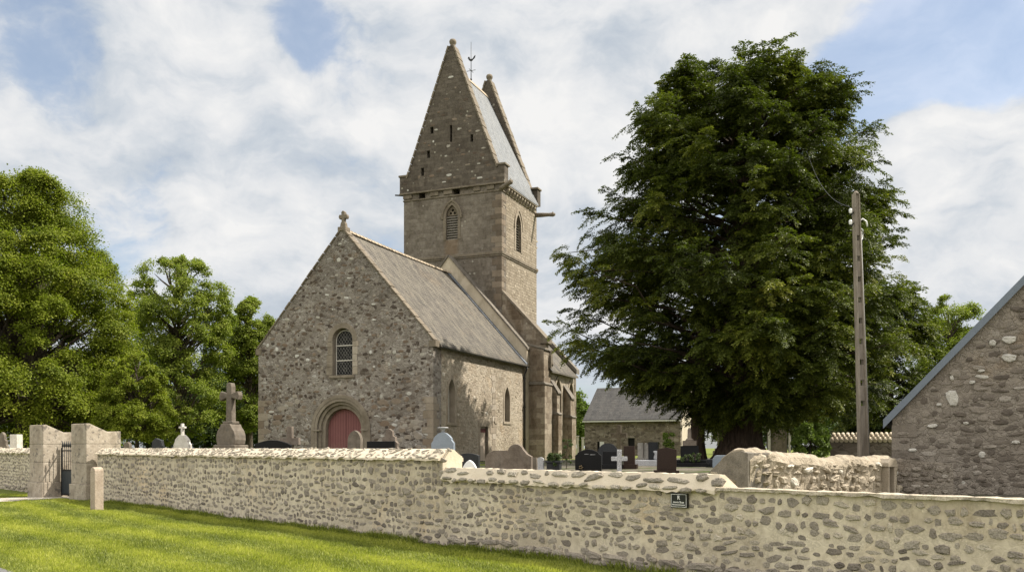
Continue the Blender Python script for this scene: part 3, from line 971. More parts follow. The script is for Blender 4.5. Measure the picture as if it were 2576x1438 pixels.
# ------------------------------------------------------------------ grass blades on the lawn
def grass():
    rng = np.random.default_rng(9)
    n = 330000
    a = rng.uniform(-27, 5, n * 2)
    d = -6.25 + 6.2 * rng.random(n * 2)
    X = P0.x + T.x * a + Nn.x * d
    Y = P0.y + T.y * a + Nn.y * d
    px = X / np.maximum(Y, .1) * F + CX
    py = HY + EYE / np.maximum(Y, .1) * F
    keep = (Y > 9) & (px > -330) & (px < 2750) & (py < 1560)
    onpath = (np.abs(a + 23.45) < 1.0)
    keep &= ~onpath
    far = np.clip((Y - 12) / 14, 0, 1)
    keep &= rng.random(n * 2) < (1 - .35 * far)
    X, Y, a, d = X[keep][:n], Y[keep][:n], a[keep][:n], d[keep][:n]
    m_ = len(X)
    band = np.sin((d + .25 * np.sin(a * .35) + .05 * a) * 2 * PI / 1.25)
    patch = np.sin(a * 1.3 + 1.7 * np.sin(d * 1.1)) * np.sin(d * 2.1 + a * .4)
    z = .02 * np.sin(a * .9 + d) * np.sin(d * 1.3) * ((d > -5.8) & (d < -.2))
    base = np.stack([X, Y, z - .005], 1)
    lean = .45 * np.sign(band) * np.abs(band) ** .5
    ax = np.stack([T.x * lean + rng.normal(0, .38, m_), T.y * lean + rng.normal(0, .38, m_), np.ones(m_)], 1)
    ln = rng.uniform(.035, .075, m_)
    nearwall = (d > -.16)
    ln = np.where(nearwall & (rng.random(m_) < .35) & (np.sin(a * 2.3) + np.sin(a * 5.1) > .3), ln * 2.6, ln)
    wdt = rng.uniform(.007, .013, m_) * (1 + .5 * np.clip((Y - 12) / 14, 0, 1))
    yaw = rng.uniform(0, 2 * PI, m_)
    nrm = np.stack([np.cos(yaw), np.sin(yaw), 0 * yaw + .05], 1)
    nz_ = np.sin(a * 3.1 + 2 * np.sin(d * 2.7 + 1)) * np.sin(d * 4.3 + 1.5 * np.sin(a * 1.9)) + .6 * np.sin(a * 7.3 + d * 5.1) * np.sin(d * 8.1 - a * 2.2)
    ln = ln * (1 + .28 * nz_)
    tint = .50 + .24 * band + .15 * patch + .10 * nz_ + rng.normal(0, .17, m_)
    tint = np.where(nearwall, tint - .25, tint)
    # rank grass and weeds against the foot of the wall
    k = 26000
    ac = np.sort(rng.uniform(-21, 3, 150))
    ci = rng.integers(0, 150, k)
    sz = rng.uniform(.3, 1.0, 150) ** 1.5
    a2 = ac[ci] + rng.normal(0, .16, k)
    d2 = -.05 - np.abs(rng.normal(0, .09, k))
    ok2 = np.abs(a2 + 23.4) > 1.1
    a2, d2, ci = a2[ok2], d2[ok2], ci[ok2]
    k = len(a2)
    b2 = np.stack([P0.x + T.x * a2 + Nn.x * d2, P0.y + T.y * a2 + Nn.y * d2, np.full(k, -.005)], 1)
    ax2 = np.stack([rng.normal(0, .45, k) - Nn.x * .2, rng.normal(0, .45, k) - Nn.y * .2, np.ones(k)], 1)
    l2 = rng.uniform(.05, .2, k) * sz[ci]
    y2 = rng.uniform(0, 2 * PI, k)
    base = np.concatenate([base, b2]); ax = np.concatenate([ax, ax2]); nrm = np.concatenate([nrm, np.stack([np.cos(y2), np.sin(y2), 0 * y2 + .05], 1)])
    ln = np.concatenate([ln, l2]); wdt = np.concatenate([wdt, rng.uniform(.008, .02, k)]); tint = np.concatenate([tint, rng.normal(.28, .16, k)])
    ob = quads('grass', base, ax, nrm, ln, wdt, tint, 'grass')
    tag(ob, kind='stuff')


grass()


# ------------------------------------------------------------------ boundary wall
def stint(r):
    return min(1, max(0, r.gauss(.48, .22)))


def wall_body(mb, a0, a1, z1, th, seed, srow=(.07, .125), sw_=(.06, .24)):
    mb.plate(rect(a0, a1, -.35, z1), [], W(0, 0), T, (0, 0, 1), -Nn, th)
    r = random.Random(seed)
    scatter(mb, W(0, 0), T, Vector((0, 0, 1)), -Nn, a0 + .02, a1 - .05, -.02, z1 - .08, srow, sw_, .96, .025, (.002, .02), None, stint, 1, seed, .12, jit=.27, fill=(.5, 1.0))
    # courser, flatter stones at the foot
    scatter(mb, W(0, -.01), T, Vector((0, 0, 1)), -Nn, a0 + .02, a1 - .05, -.06, .08, (.10, .14), (.2, .5), .8, .03, (.02, .05), None, lambda q: q.uniform(.3, .8), 1, seed + 1, .1)


def slope_coping(mb, a0, a1, zl, zt, q0, q1, qb, seed, lip=.012, step=.07, mort=0, st=1, srange=None):
    """A pitched mortar coping along the wall, with a ragged lower lip and stones bedded in it."""
    r = random.Random(seed)
    n = int((a1 - a0) / step)
    prev = None
    slab, sl_ = 0, 0
    for i in range(n + 1):
        a = a0 + (a1 - a0) * i / n
        if slab <= 0:
            slab = r.randint(2, 5); sl_ = r.uniform(-1, 1)
        slab -= 1
        j = lambda s_: r.uniform(-s_, s_)
        prof = [(q0 + .05, zl - .005), (q0 + j(lip) + sl_ * lip * .7, zl + j(lip) + sl_ * lip), (q0 + .004, zl + .035 + sl_ * lip * .5),
                (q0 + (q1 - q0) * .5, (zl + .035 + zt) / 2 + j(.006)), (q1, zt + j(.006)), (q1 + .1, zt + j(.009)), (qb, zl + (zt - zl) * .2), (qb, zl - .02)]
        cur = [mb.vert(W(a, q, z)) for q, z in prof]
        if prev:
            for k in range(len(prof)):
                k2 = (k + 1) % len(prof)
                mb.face([prev[k], cur[k], cur[k2], prev[k2]], mort, .5, False)
        else:
            mb.face(cur, mort)
        prev = cur
    mb.face(prev[::-1], mort)


TH = .42
wl = thing('boundary_wall', W(-8, 0), 'long cream mortar wall of scattered granite rubble, stepping down beside the lawn', 'wall')
inv = Matrix.Translation(-wl.location)


def rebase(ob):
    ob.data.transform(inv)
    ob.parent = wl
    return ob


mb = MB(); wall_body(mb, -20.95, -3.9, 1.46, TH, 21, (.08, .145), (.08, .27))
rebase(mb.build('upper_wall', ['mortar', 'wallstone'], None, recalc=False))
mb = MB(); wall_body(mb, -3.9, 1.57, 1.13, TH, 22)
rebase(mb.build('middle_wall', ['mortar', 'wallstone'], None, recalc=False))
mb = MB(); wall_body(mb, 1.57, 10.0, 1.125, TH, 23)
rebase(mb.build('lower_wall', ['mortar', 'wallstone'], None, recalc=False))
mb = MB()
slope_coping(mb, -21.0, -3.9, 1.43, 1.625, -.075, .16, .47, 31)
sv = Vector((0, 0, .16)) + Nn * .235
sv.normalize()
sn = T.cross(sv).normalized()
if sn.dot(-Nn) < 0: sn = -sn
scatter(mb, W(0, -.075, 1.465) + sn * .002, T, sv, sn, -20.9, -3.98, .0, .27, (.04, .075), (.07, .24), .75, .04, (.008, .02), None, lambda q: q.uniform(.35, 1), 1, 33, .35, jit=.28)
# the end of the tall stretch, rendered down to the lower coping
mb.plate([(0.0, 1.0), (.0, 1.45), (.1, 1.57), (.2, 1.615), (.42, 1.5), (.42, 1.0)], [], W(-3.87, 0), Nn, (0, 0, 1), T, .30)
rebase(mb.build('sloping_coping', ['capmortar', 'capstone'], None, recalc=False))
mb = MB()
slope_coping(mb, -3.866, 1.57, 1.09, 1.315, -.07, .06, .47, 35, .014)
sv2 = (Vector((0, 0, .19)) + Nn * .13).normalized()
sn2 = T.cross(sv2).normalized()
if sn2.dot(-Nn) < 0: sn2 = -sn2
scatter(mb, W(0, -.07, 1.125) + sn2 * .004, T, sv2, sn2, -3.95, 1.5, -.04, .05, (.08, .10), (.14, .26), .9, .06, (.012, .03), None, lambda q: q.uniform(.0, .9), 1, 36, .12)
scatter(mb, W(0, -.07, 1.125) + sn2 * .004, T, sv2, sn2, -3.84, 1.5, .085, .16, (.12, .135), (.16, .38), .95, .045, (.012, .035), None, lambda q: q.uniform(.0, .9), 1, 37, .1)
rebase(mb.build('stone_coping', ['capmortar', 'capstone'], None, recalc=False))
mb = MB()
slope_coping(mb, 1.575, 10.0, 1.122, 1.162, -.045, .02, .45, 39, .008)
rebase(mb.build('flat_coping', ['capflat'], None, recalc=False))

# wall beyond the gate
wl2 = thing('boundary_wall', W(-30, 0), 'cream rubble wall running on left of the gate piers', 'wall')
inv = Matrix.Translation(-wl2.location)


def rebase2(ob):
    ob.data.transform(inv); ob.parent = wl2
    return ob


mb = MB(); wall_body(mb, -42, -25.7, 1.46, TH, 24, (.08, .145), (.08, .27))
rebase2(mb.build('rubble_wall', ['mortar', 'wallstone'], None, recalc=False))
mb = MB(); slope_coping(mb, -42, -25.6, 1.43, 1.625, -.075, .16, .47, 41)
scatter(mb, W(0, -.075, 1.465) + sn * .002, T, sv, sn, -36, -25.8, .0, .27, (.04, .075), (.07, .24), .75, .04, (.008, .02), None, lambda q: q.uniform(.35, 1), 1, 43, .35, jit=.28)
rebase2(mb.build('sloping_coping', ['capmortar', 'capstone'], None, recalc=False))

# sign on the wall
sg = at(1732, 1244, 11.55)
a_s = wa(sg.x, sg.y)
sgo = thing('sign', W(a_s, -.03, .975), 'small black plaque with white lettering and border fixed to the rubble wall', 'sign', math.atan2(T.y, T.x))
mb = MB(); mb.box(-.13, .13, -.028, .012, -.093, .093); mb.build('plate', 'signblack', sgo, .006)
mb = MB()
for x0, x1, z0, z1 in ((-.119, .119, .077, .082), (-.119, .119, -.082, -.077), (-.119, -.114, -.077, .077), (.114, .119, -.077, .077)):
    mb.box(x0, x1, -.0305, -.027, z0, z1)
mb.build('border', 'signwhite', sgo)


def text(name, body, size, x, z, y, parent, m, sx=1.0, bold=0.0):
    cu = bpy.data.curves.new(name, 'FONT')
    cu.body = body; cu.size = size; cu.align_x = 'CENTER'; cu.align_y = 'CENTER'
    cu.extrude = .0008; cu.offset = bold
    tmp = bpy.data.objects.new(name, cu)
    C.objects.link(tmp)
    bpy.context.view_layer.update()
    me = bpy.data.meshes.new_from_object(tmp.evaluated_get(bpy.context.evaluated_depsgraph_get()))
    bpy.data.objects.remove(tmp)
    me.name = name
    ob = bpy.data.objects.new(name, me)
    C.objects.link(ob)
    ob.parent = parent
    ob.location = (x, y, z); ob.rotation_euler = (PI / 2, 0, 0); ob.scale = (sx, 1, 1)
    me.materials.clear(); me.materials.append(M[m])
    return ob


text('lettering', 'R', .072, 0, .036, -.0305, sgo, 'signwhite', .95, .001)
text('lettering', 'tourts Sices', .036, 0, -.02, -.0305, sgo, 'signwhite', 1.0, .0006)
text('lettering', 'Berenountiomense', .026, 0, -.052, -.0305, sgo, 'signwhite', .98, .0005)

# ------------------------------------------------------------------ gate piers, gate, post
PS = Vector((math.sin(math.radians(36)), math.cos(math.radians(36)), 0))    # into the churchyard
PF = Vector((math.cos(math.radians(36)), -math.sin(math.radians(36)), 0))   # along the front
RZ = math.atan2(PF.y, PF.x)


def pier(loc, label):
    o = thing('gate_pier', loc, label, 'gate pier', RZ)
    mb = MB()
    mb.box(-.95, .045, -.045, 1.2, -.35, .52)
    mb.build('plinth', 'pier', o, .02)
    mb = MB()
    mb.box(-.9, 0, 0, 1.13, .523, 1.17)
    mb.box(-.9, 0, 0, 1.13, 1.176, 1.76)
    mb.plate([(0, 1.766), (0, 2.385), (.1, 2.395), (.68, 2.15), (1.13, 2.165), (1.13, 1.766)], [], (0, 0, 0), (0, 1, 0), (0, 0, 1), (1, 0, 0), .9)
    mb.build('shaft', 'pier', o, .014)
    return o


pr = Vector((-13.09, 27.5, 0))
pl_ = pr - PF * 2.65
pier(pr, 'pale granite gate pier with sloping top at the end of the long stepped wall')
pier(pl_, 'pale granite gate pier with sloping top left of the iron gate')
gate = thing('gate', pl_ + PF * .012 + PS * .58 + Vector((0, 0, .03)), 'black iron gate with spear tops and a solid lower panel between granite piers', 'gate', RZ)
mb = MB()
for k in range(2):
    x0 = .03 + k * .845
    mb.box(x0, x0 + .045, -.02, .02, .04, 1.62)
    mb.box(x0 + .79, x0 + .835, -.02, .02, .04, 1.55)
    mb.box(x0 + .045, x0 + .79, -.018, .018, .86, .91); mb.box(x0 + .045, x0 + .79, -.018, .018, 1.5, 1.54); mb.box(x0 + .045, x0 + .79, -.018, .018, .06, .12)
mb.build('frame', 'iron', gate)
mb = MB()
for k in range(2):
    x0 = .03 + k * .845
    mb.box(x0 + .045, x0 + .79, -.008, .008, .12, .86)
mb.build('panel', 'ironpanel', gate)
for k in range(14):
    x = .10 + k * .121
    mb = MB()
    mb.tube([(x, 0, .9), (x, 0, 1.62)], .011, 6)
    mb.lathe([(.011, 1.62), (.03, 1.66), (.026, 1.72), (.004, 1.84)], (x, 0, 0), 6)
    mb.build('spear', 'iron', gate)

pp = at(244, 1283, 23.6)
po = thing('stone_post', (pp.x, pp.y, 0), 'short square granite post with rounded top standing on the lawn by the gate', 'post', math.radians(-38))
mb = MB()
mb.plate([(-.12, -.3), (-.115, 1.04), (-.1, 1.085), (-.05, 1.125), (0, 1.137), (.05, 1.125), (.1, 1.085), (.115, 1.04), (.12, -.3)], [], (0, -.12, 0), (1, 0, 0), (0, 0, 1), (0, -1, 0), .24)
sh = mb.build('shaft', 'post', po, .02)

# ------------------------------------------------------------------ church
TH_C = math.radians(22.2)
ZG = .9
ch = thing('church', (-3.52, 40, ZG), 'grey stone village church with slate nave roof and saddleback bell tower', 'church', -TH_C)


def zz(p):
    return [(a, b - ZG) for a, b in p]


EX, EY, EZ = Vector((1, 0, 0)), Vector((0, 1, 0)), Vector((0, 0, 1))
CXN, HWN, EAV, RID = -4.775, 4.775, 6.45, 11.87
# west gable wall
DCX, WCX = -4.85, -4.75
doorhole = arch(DCX, 1.30, .4, 2.5)
winhole = arch(WCX, .55, 5.03, 6.68)
out = [(-9.55, .3), (-9.55, EAV), (CXN, RID), (0, EAV), (0, .3)]


def in_open(x, z, mx=.0):
    if abs(x - DCX) < 1.6 + mx and z < 2.5 - ZG or (x - DCX) ** 2 + (z - 2.5 + ZG) ** 2 < (1.65 + mx) ** 2:
        return True
    if abs(x - WCX) < .85 + mx and 4.7 - ZG < z < 6.7 - ZG or (x - WCX) ** 2 + (z - 6.68 + ZG) ** 2 < (.9 + mx) ** 2:
        return True
    return False


def gable_ok(x, z, hw, hh):
    z1 = z + ZG
    lim = EAV + (RID - EAV) * (1 - (abs(x - CXN) + hw) / HWN)
    return -9.4 < x - hw and x + hw < -.15 and z1 + hh < lim - .12 and not in_open(x, z, hw)


mb = MB()
mb.plate(zz(out), [zz(doorhole), zz(winhole)], (0, 0, 0), EX, EZ, -EY, .8)


def gt(q):
    u = q.random()
    return q.uniform(.05, .5) if u < .62 else (q.uniform(.5, .8) if u < .88 else q.uniform(.82, 1))


scatter(mb, (0, -.0, 0), EX, EZ, -EY, -9.4, -.1, -.3, 11, (.09, .22), (.1, .34), .46, .10, (.006, .02), gable_ok, gt, 1, 51, .16, jit=.2)
scatter(mb, (0, -.0, 0), EX, EZ, -EY, -9.4, -.1, -.3, 3.0, (.22, .34), (.3, .62), .42, .1, (.006, .014), gable_ok, lambda q: q.uniform(.52, .82), 1, 52, .03, jit=.1, fill=(.8, .95))
# quoins on the two corners
r = random.Random(8)
z = -.5
k = 0
while z < 2.9:
    h_ = r.uniform(.24, .38)
    tq = r.uniform(.25, .8)
    w1, w2 = (.55, .32) if k % 2 else (.34, .55)
    mb.box(-w1 * r.uniform(.9, 1.15), .012, -.012, w2, z, z + h_ - .015, 2, tq)
    mb.box(-9.562, -9.55 + w1, -.012, w2, z, z + h_ - .015, 2, r.uniform(.2, .75))
    z += h_; k += 1
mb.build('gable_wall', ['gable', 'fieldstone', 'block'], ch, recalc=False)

# south and north nave walls
l1 = arch(1.86, .375, 2.82, 4.15, .85)
l2 = arch(8.61, .36, 3.04, 4.2, .85)
dh = [(5.1, .4), (5.1, 2.70), (6.05, 2.70), (6.05, .4)]
mb = MB()
mb.plate(zz([(.8, .3), (.8, 6.42), (11.2, 6.42), (11.2, .3)]), [zz(l1), zz(l2), zz(dh)], (0, 0, 0), EY, EZ, EX, .8)


def side_ok(x, z, hw, hh):
    z += ZG
    for cx, hw2, z0, z1 in ((1.86, .6, 2.6, 5.0), (8.61, .6, 2.8, 5.0), (5.58, .9, 0, 3.1)):
        if abs(x - cx) < hw2 + hw and z0 < z < z1:
            return False
    return True


scatter(mb, (0, 0, 0), EY, EZ, EX, .85, 11.1, -.2, 5.4, (.12, .26), (.16, .4), .28, .14, (.008, .024), side_ok, lambda q: q.uniform(.15, 1), 1, 55, .1)
r = random.Random(18)
for z0 in np.arange(0, 4.3, .3):      # toothed joint in mid wall
    wq = r.uniform(.22, .42)
    if side_ok(6.9, float(z0) + .1, .3, .1):
        mb.box(-.3, .014, 6.75 - (wq if r.random() < .5 else .12), 6.75 + wq, float(z0), float(z0) + .27, 2, r.uniform(.55, 1))
mb.build('side_wall', ['side', 'oldstone', 'block'], ch, recalc=False)
mb = MB()
mb.plate(zz([(.8, .3), (.8, 6.42), (11.2, 6.42), (11.2, .3)]), [], (-9.55, 0, 0), EY, EZ, -EX, .8)
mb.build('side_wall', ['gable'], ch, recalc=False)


def roof_slab(name, xe, ze, xr, zr, y0, y1, th, matk, parent, sides=(1, -1), cx=None, sag=0.0):
    mb = MB()
    for s_ in sides:
        xe_ = xe if s_ > 0 else 2 * cx - xe
        ny, nx = 12, 8
        g = {}
        for lay in (0, 1):
            for i in range(nx + 1):
                for j in range(ny + 1):
                    u, v = i / nx, j / ny
                    dz = -sag * math.sin(PI * v) * (.4 + .6 * math.sin(PI * u)) + .012 * math.sin(7 * v + 3 * u)
                    g[lay, i, j] = mb.vert((xe_ + (xr - xe_) * u, y0 + (y1 - y0) * v, ze + (zr - ze) * u + dz - th * lay - ZG))
        for i in range(nx):
            for j in range(ny):
                mb.face([g[0, i, j], g[0, i + 1, j], g[0, i + 1, j + 1], g[0, i, j + 1]], 0, .5, True)
                mb.face([g[1, i, j], g[1, i, j + 1], g[1, i + 1, j + 1], g[1, i + 1, j]])
        for i in range(nx):
            for j in (0, ny):
                mb.face([g[0, i, j], g[0, i + 1, j], g[1, i + 1, j], g[1, i, j]])
        for j in range(ny):
            mb.face([g[0, 0, j], g[0, 0, j + 1], g[1, 0, j + 1], g[1, 0, j]])
    return mb.build(name, matk, parent, recalc=False)


nr = roof_slab('nave_roof', .22, 6.27, CXN, RID - .03, .34, 11.2, .09, 'slate', ch, cx=CXN, sag=.05)
mb = MB()
r = random.Random(4)
y = .4
while y < 11.1:
    l_ = .34
    zb = RID - .10 - .045 * math.sin(PI * (y - .34) / 10.9) - ZG
    p = []
    for k in range(7):
        a_ = PI * k / 6
        p.append((CXN + .17 * math.cos(a_), zb + .13 * math.sin(a_) + r.uniform(-.006, .006)))
    mb.plate(p, [], (0, y, 0), EX, EZ, -EY, l_ - .03, 0, .5, False)
    mb.plate([(CXN + .19 * math.cos(PI * k / 6), zb - .0 + .155 * math.sin(PI * k / 6)) for k in range(7)], [], (0, y + l_ - .09, 0), EX, EZ, -EY, .06)
    y += l_
mb.build('ridge_tiles', 'ridge', nr)

# gable coping with kneelers and finial cross
mb = MB()
r = random.Random(14)
for s_ in (1, -1):
    n_ = 15
    for i in range(n_):
        u0, u1 = i / n_, (i + 1) / n_ - .004
        x0, x1 = s_ * HWN * (1 - u0) + CXN, s_ * HWN * (1 - u1) + CXN
        z0, z1 = EAV + (RID - EAV) * u0 - ZG, EAV + (RID - EAV) * u1 - ZG
        dz = r.uniform(-.012, .012)
        X_ = Vector((x1 - x0, 0, z1 - z0))
        nx = Vector((-(z1 - z0), 0, x1 - x0)).normalized()
        if nx.z < 0: nx = -nx
        pts = []
        for yy in (-.055 + r.uniform(-.01, .01), .38):
            for p, q in (((x0, z0), .0), ((x1, z1), .0), ((x1, z1), .075 + dz), ((x0, z0), .075 + dz)):
                pts.append(Vector((p[0], yy, p[1])) + nx * q)
        b = len(mb.v)
        mb.v += [tuple(p) for p in pts]
        for q in ((0, 1, 2, 3), (7, 6, 5, 4), (0, 4, 5, 1), (3, 2, 6, 7), (1, 5, 6, 2), (0, 3, 7, 4)):
            mb.face([b + i_ for i_ in q])
mb.box(-.2, .14, -.05, .45, EAV - .3 - ZG, EAV - .0 - ZG)
mb.box(-9.69, -9.35, -.05, .45, EAV - .3 - ZG, EAV - .0 - ZG)
mb.build('gable_coping', 'coping', ch, .018)
mb = MB()
za = RID + .05 - ZG
mb.plate([(-.17, 0), (-.13, .22), (-.075, .3), (-.075, .44), (-.2, .42), (-.24, .53), (-.2, .64), (-.085, .62), (-.1, .74), (0, .82), (.1, .74), (.085, .62), (.2, .64), (.24, .53), (.2, .42), (.075, .44), (.075, .3), (.13, .22), (.17, 0)],
         [], (CXN, .05, za), EX, EZ, -EY, .2)
mb.box(CXN - .22, CXN + .22, -.06, .36, za - .16, za + .04)
mb.build('finial_cross', 'coping', ch, .03)

# west doorway
dr = bpy.data.objects.new('doorway', None); C.objects.link(dr); dr.parent = ch
mb = MB()
for i, (ro, ri, yf, th) in enumerate(((1.62, 1.44, -.07, .08), (1.47, 1.30, -.05, .15), (1.33, 1.16, .07, .16), (1.19, .98, .20, .4))):
    mb.plate(zz(ushape(arch(DCX, ro, .5, 2.5), arch(DCX, ri, .5, 2.5))), [], (0, yf, 0), EX, EZ, -EY, th)
for ro, yf in ((1.40, .02), (1.24, .15)):
    pts = [(a_, yf, b_ - ZG) for a_, b_ in arch(DCX, ro, .5, 2.5)]
    mb.tube(pts, .05, 8)
for s_ in (-1, 1):
    mb.box(DCX + s_ * 1.32 - .2, DCX + s_ * 1.32 + .2, -.09, .3, 2.42 - ZG, 2.5 - ZG)
mb.build('door_surround', 'dressed_w', dr, .02)
mb = MB()
for s_ in (-1, 1):
    p = arch(DCX, .985, .5, 2.5)
    half = [q for q in p if (q[0] - DCX) * s_ >= -1e-6]
    half = half + [(DCX + s_ * .008, .5)]
    half = [(DCX + s_ * .008 if abs(q[0] - DCX) < 1e-3 else q[0], q[1]) for q in half]
    if s_ > 0:
        half = half
    else:
        half = half[:-1] + [half[-1]]
    mb2 = MB()
    mb2.plate(zz(half), [], (0, .45, 0), EX, EZ, -EY, .06)
    mb2.build('door_leaf', 'door', dr, recalc=False)
mb = MB(); mb.box(DCX - .03, DCX + .03, .43, .46, .6 - ZG, 3.45 - ZG); mb.build('meeting_strip', 'door', dr)
mb = MB(); mb.box(DCX - 1.6, DCX + 1.6, .5, .8, -.3, 3.9 - ZG); mb.build('door_backing', 'dark', dr)


def window(name, cx, w_, z0, zs, R_, plane, leaded=True, bars=(.33, .66), depth=.25):
    """Glazing set back in an opening: plane 'W' looks west (local -y at y=depth), 'S' looks south."""
    o = bpy.data.objects.new(name, None); C.objects.link(o); o.parent = ch
    if plane[0] == 'W':
        U, Nv, off = EX, -EY, Vector((0, plane[1] + depth, 0))
    else:
        U, Nv, off = EY, EX, Vector((plane[1] - depth, 0, 0))
    p = zz(arch(cx, w_ + .02, z0, zs, R_))
    mb = MB(); mb.plate(p, [], off, U, EZ, Nv, .03); mb.build('glass', 'glass', o, recalc=False)
    mb = MB()
    top = zs + (w_ if R_ is None else math.sqrt(R_ ** 2 - (R_ - w_) ** 2))
    Xm = Matrix(((U.x, -Nv.x, 0, off.x), (U.y, -Nv.y, 0, off.y), (0, 0, 1, off.z), (0, 0, 0, 1)))
    for f in bars:
        zb = z0 + (top - z0) * f - ZG
        mb.box(cx - w_, cx + w_, -.045, .0, zb - .02, zb + .02, 0, .5, Xm)
    mb.plate(ushape(zz(arch(cx, w_, z0, zs, R_)), zz(arch(cx, w_ - .03, z0, zs, R_))), [], off + Nv * .04, U, EZ, Nv, .04)
    mb.build('bar', 'whitebar', o, recalc=False)
    if leaded:
        mb = MB()
        def inside(x, z):
            if z < z0 or z > top: return False
            if z < zs: return abs(x - cx) < w_ - .02
            return (x - cx) ** 2 + (z - zs) ** 2 < (w_ - .02) ** 2
        for d_ in (1, -1):
            for c_ in np.arange(-3.5, 3.5, .21):
                seg = [(cx + s2, z0 + c_ + d_ * s2 * 1.3 + 1.1) for s2 in np.arange(-w_, w_ + .001, .04)]
                run = []
                for q in seg + [(99, 99)]:
                    if inside(*q): run.append(q)
                    else:
                        if len(run) > 1:
                            mb.tube([off + U * run[0][0] + EZ * (run[0][1] - ZG) + Nv * .012, off + U * run[-1][0] + EZ * (run[-1][1] - ZG) + Nv * .012], .0065, 4, cap=False)
                        run = []
        for (dx, dz) in ((0, .28), (0, 1.02), (0, 1.75), (-.22, .65), (.22, .8), (.2, 1.4), (-.2, 1.45)):
            ring = [off + U * (cx + dx + .09 * math.cos(a_)) + EZ * (z0 + dz + .09 * math.sin(a_) - ZG) + Nv * .016 for a_ in np.linspace(0, 2 * PI, 13)]
            mb.tube(ring, .008, 4, cap=False)
        mb.build('leading', 'lead', o, recalc=False)
    return o


wg = window('gable_window', WCX, .5, 5.03, 6.66, None, ('W', 0), True)
mb = MB()
r = random.Random(6)
mb.plate(zz(ushape(arch(WCX, .80, 6.62, 6.68), arch(WCX, .545, 6.62, 6.68))), [], (0, -.03, 0), EX, EZ, -EY, .35, 0)
z = 5.05
while z < 6.6:
    h_ = r.uniform(.26, .4)
    mb.box(WCX - .545 - r.uniform(.2, .36), WCX - .545, -.025, .3, z - ZG, min(z + h_ - .012, 6.6) - ZG, 0)
    mb.box(WCX + .545, WCX + .545 + r.uniform(.2, .36), -.025, .3, z - ZG, min(z + h_ - .012, 6.6) - ZG, 1, r.uniform(.7, 1))
    z += h_
mb.box(WCX - .72, WCX + .66, -.08, .3, 4.90 - ZG, 5.03 - ZG, 0)
mb.build('window_surround', ['dressed_w', 'block'], wg, .012)
for cx, w_, z0, zs in ((1.86, .36, 2.82, 4.15), (8.61, .345, 3.04, 4.2)):
    ws = window('lancet_window', cx, w_, z0, zs, .83, ('S', 0), False, (.3, .62), .34)
    mb = MB()
    mb.plate(zz(ushape(arch(cx, w_ + .17, z0 - .05, zs, 1.0), arch(cx, w_ + .012, z0 - .05, zs, .84))), [], (.02, 0, 0), EY, EZ, EX, .3)
    mb.box(-.3, .05, cx - w_ - .2, cx + w_ + .2, z0 - .14 - ZG, z0 - ZG)
    mb.build('window_surround', 'dressed', ws, .01)

sd = bpy.data.objects.new('side_door', None); C.objects.link(sd); sd.parent = ch
mb = MB(); mb.box(-.2, -.14, 5.1, 6.05, .5 - ZG, 2.7 - ZG); mb.build('door_leaf', 'sidedoor', sd)
mb = MB(); mb.box(-.138, -.12, 5.1, 6.05, 2.42 - ZG, 2.6 - ZG); mb.build('transom', 'door', sd)
mb = MB()
mb.plate(zz([(4.85, 2.70), (4.85, 2.98), (5.0, 3.12), (6.2, 3.0), (6.3, 2.70)]), [], (.04, 0, 0), EY, EZ, EX, .3)
mb.box(-.28, .03, 6.05, 6.24, .5 - ZG, 2.7 - ZG); mb.box(-.28, .03, 4.93, 5.1, .5 - ZG, 2.7 - ZG)
mb.build('door_surround', 'dressed', sd, .015)
mb = MB()
mb.plate([(7.7, 3.42 - ZG), (7.62, 3.2 - ZG), (7.72, 3.08 - ZG), (8.0, 3.1 - ZG), (8.08, 3.3 - ZG), (8.0, 3.45 - ZG)], [], (.05, -.8, -.2), EY, EZ, EX, .2)
mb.build('wall_bracket', 'dressed', ch, .02)

# gutter and downpipe
mb = MB()
pr_ = [(.22 + .075 * math.cos(a_), 6.2 - ZG + .075 * math.sin(a_)) for a_ in np.linspace(PI, 2 * PI, 9)] + [(.22 + .06 * math.cos(a_), 6.2 - ZG + .06 * math.sin(a_)) for a_ in np.linspace(2 * PI, PI, 9)]
mb.plate(pr_, [], (0, .35, 0), EX, EZ, -EY, 10.85)
mb.build('gutter', 'zincdark', ch, recalc=False)
mb = MB()
mb.tube([(.22, 11.0, 6.15 - ZG), (.2, 11.0, 6.0 - ZG), (.075, 11.0, 5.75 - ZG), (.075, 11.0, -.2)], .05, 8)
for z in (1.2, 3.0, 4.6):
    mb.box(0, .14, 10.94, 11.06, z, z + .05)
mb.build('downpipe', 'zincdark', ch, recalc=False)

# old parapet wall above the nave roof (rendered) with dark coping
mb = MB()
AP = 12.78
mb.plate(zz([(-9.7, .3), (-9.7, 7.25), (CXN, AP), (.12, 7.2), (.12, .3)]), [], (0, 11.22, 0), EX, EZ, -EY, .5)
mb.build('parapet_wall', 'render', ch, recalc=False)
mb = MB()
for s_ in (1, -1):
    sl_ = (AP - 7.2) / 4.9
    for i in range(14):
        u0, u1 = i / 14, (i + 1) / 14 - .003
        x0, x1 = CXN + s_ * 4.95 * (1 - u0), CXN + s_ * 4.95 * (1 - u1)
        z0, z1 = 7.16 + (AP - 7.16) * u0 - ZG, 7.16 + (AP - 7.16) * u1 - ZG
        y0 = 11.15 + random.uniform(-.015, .015)
        mb.plate([(x0, z0), (x1, z1), (x1, z1 + .13), (x0, z0 + .13)], [], (0, y0, 0), EX, EZ, -EY, .62)
mb.build('parapet_coping', 'darkcoping', ch, .012)

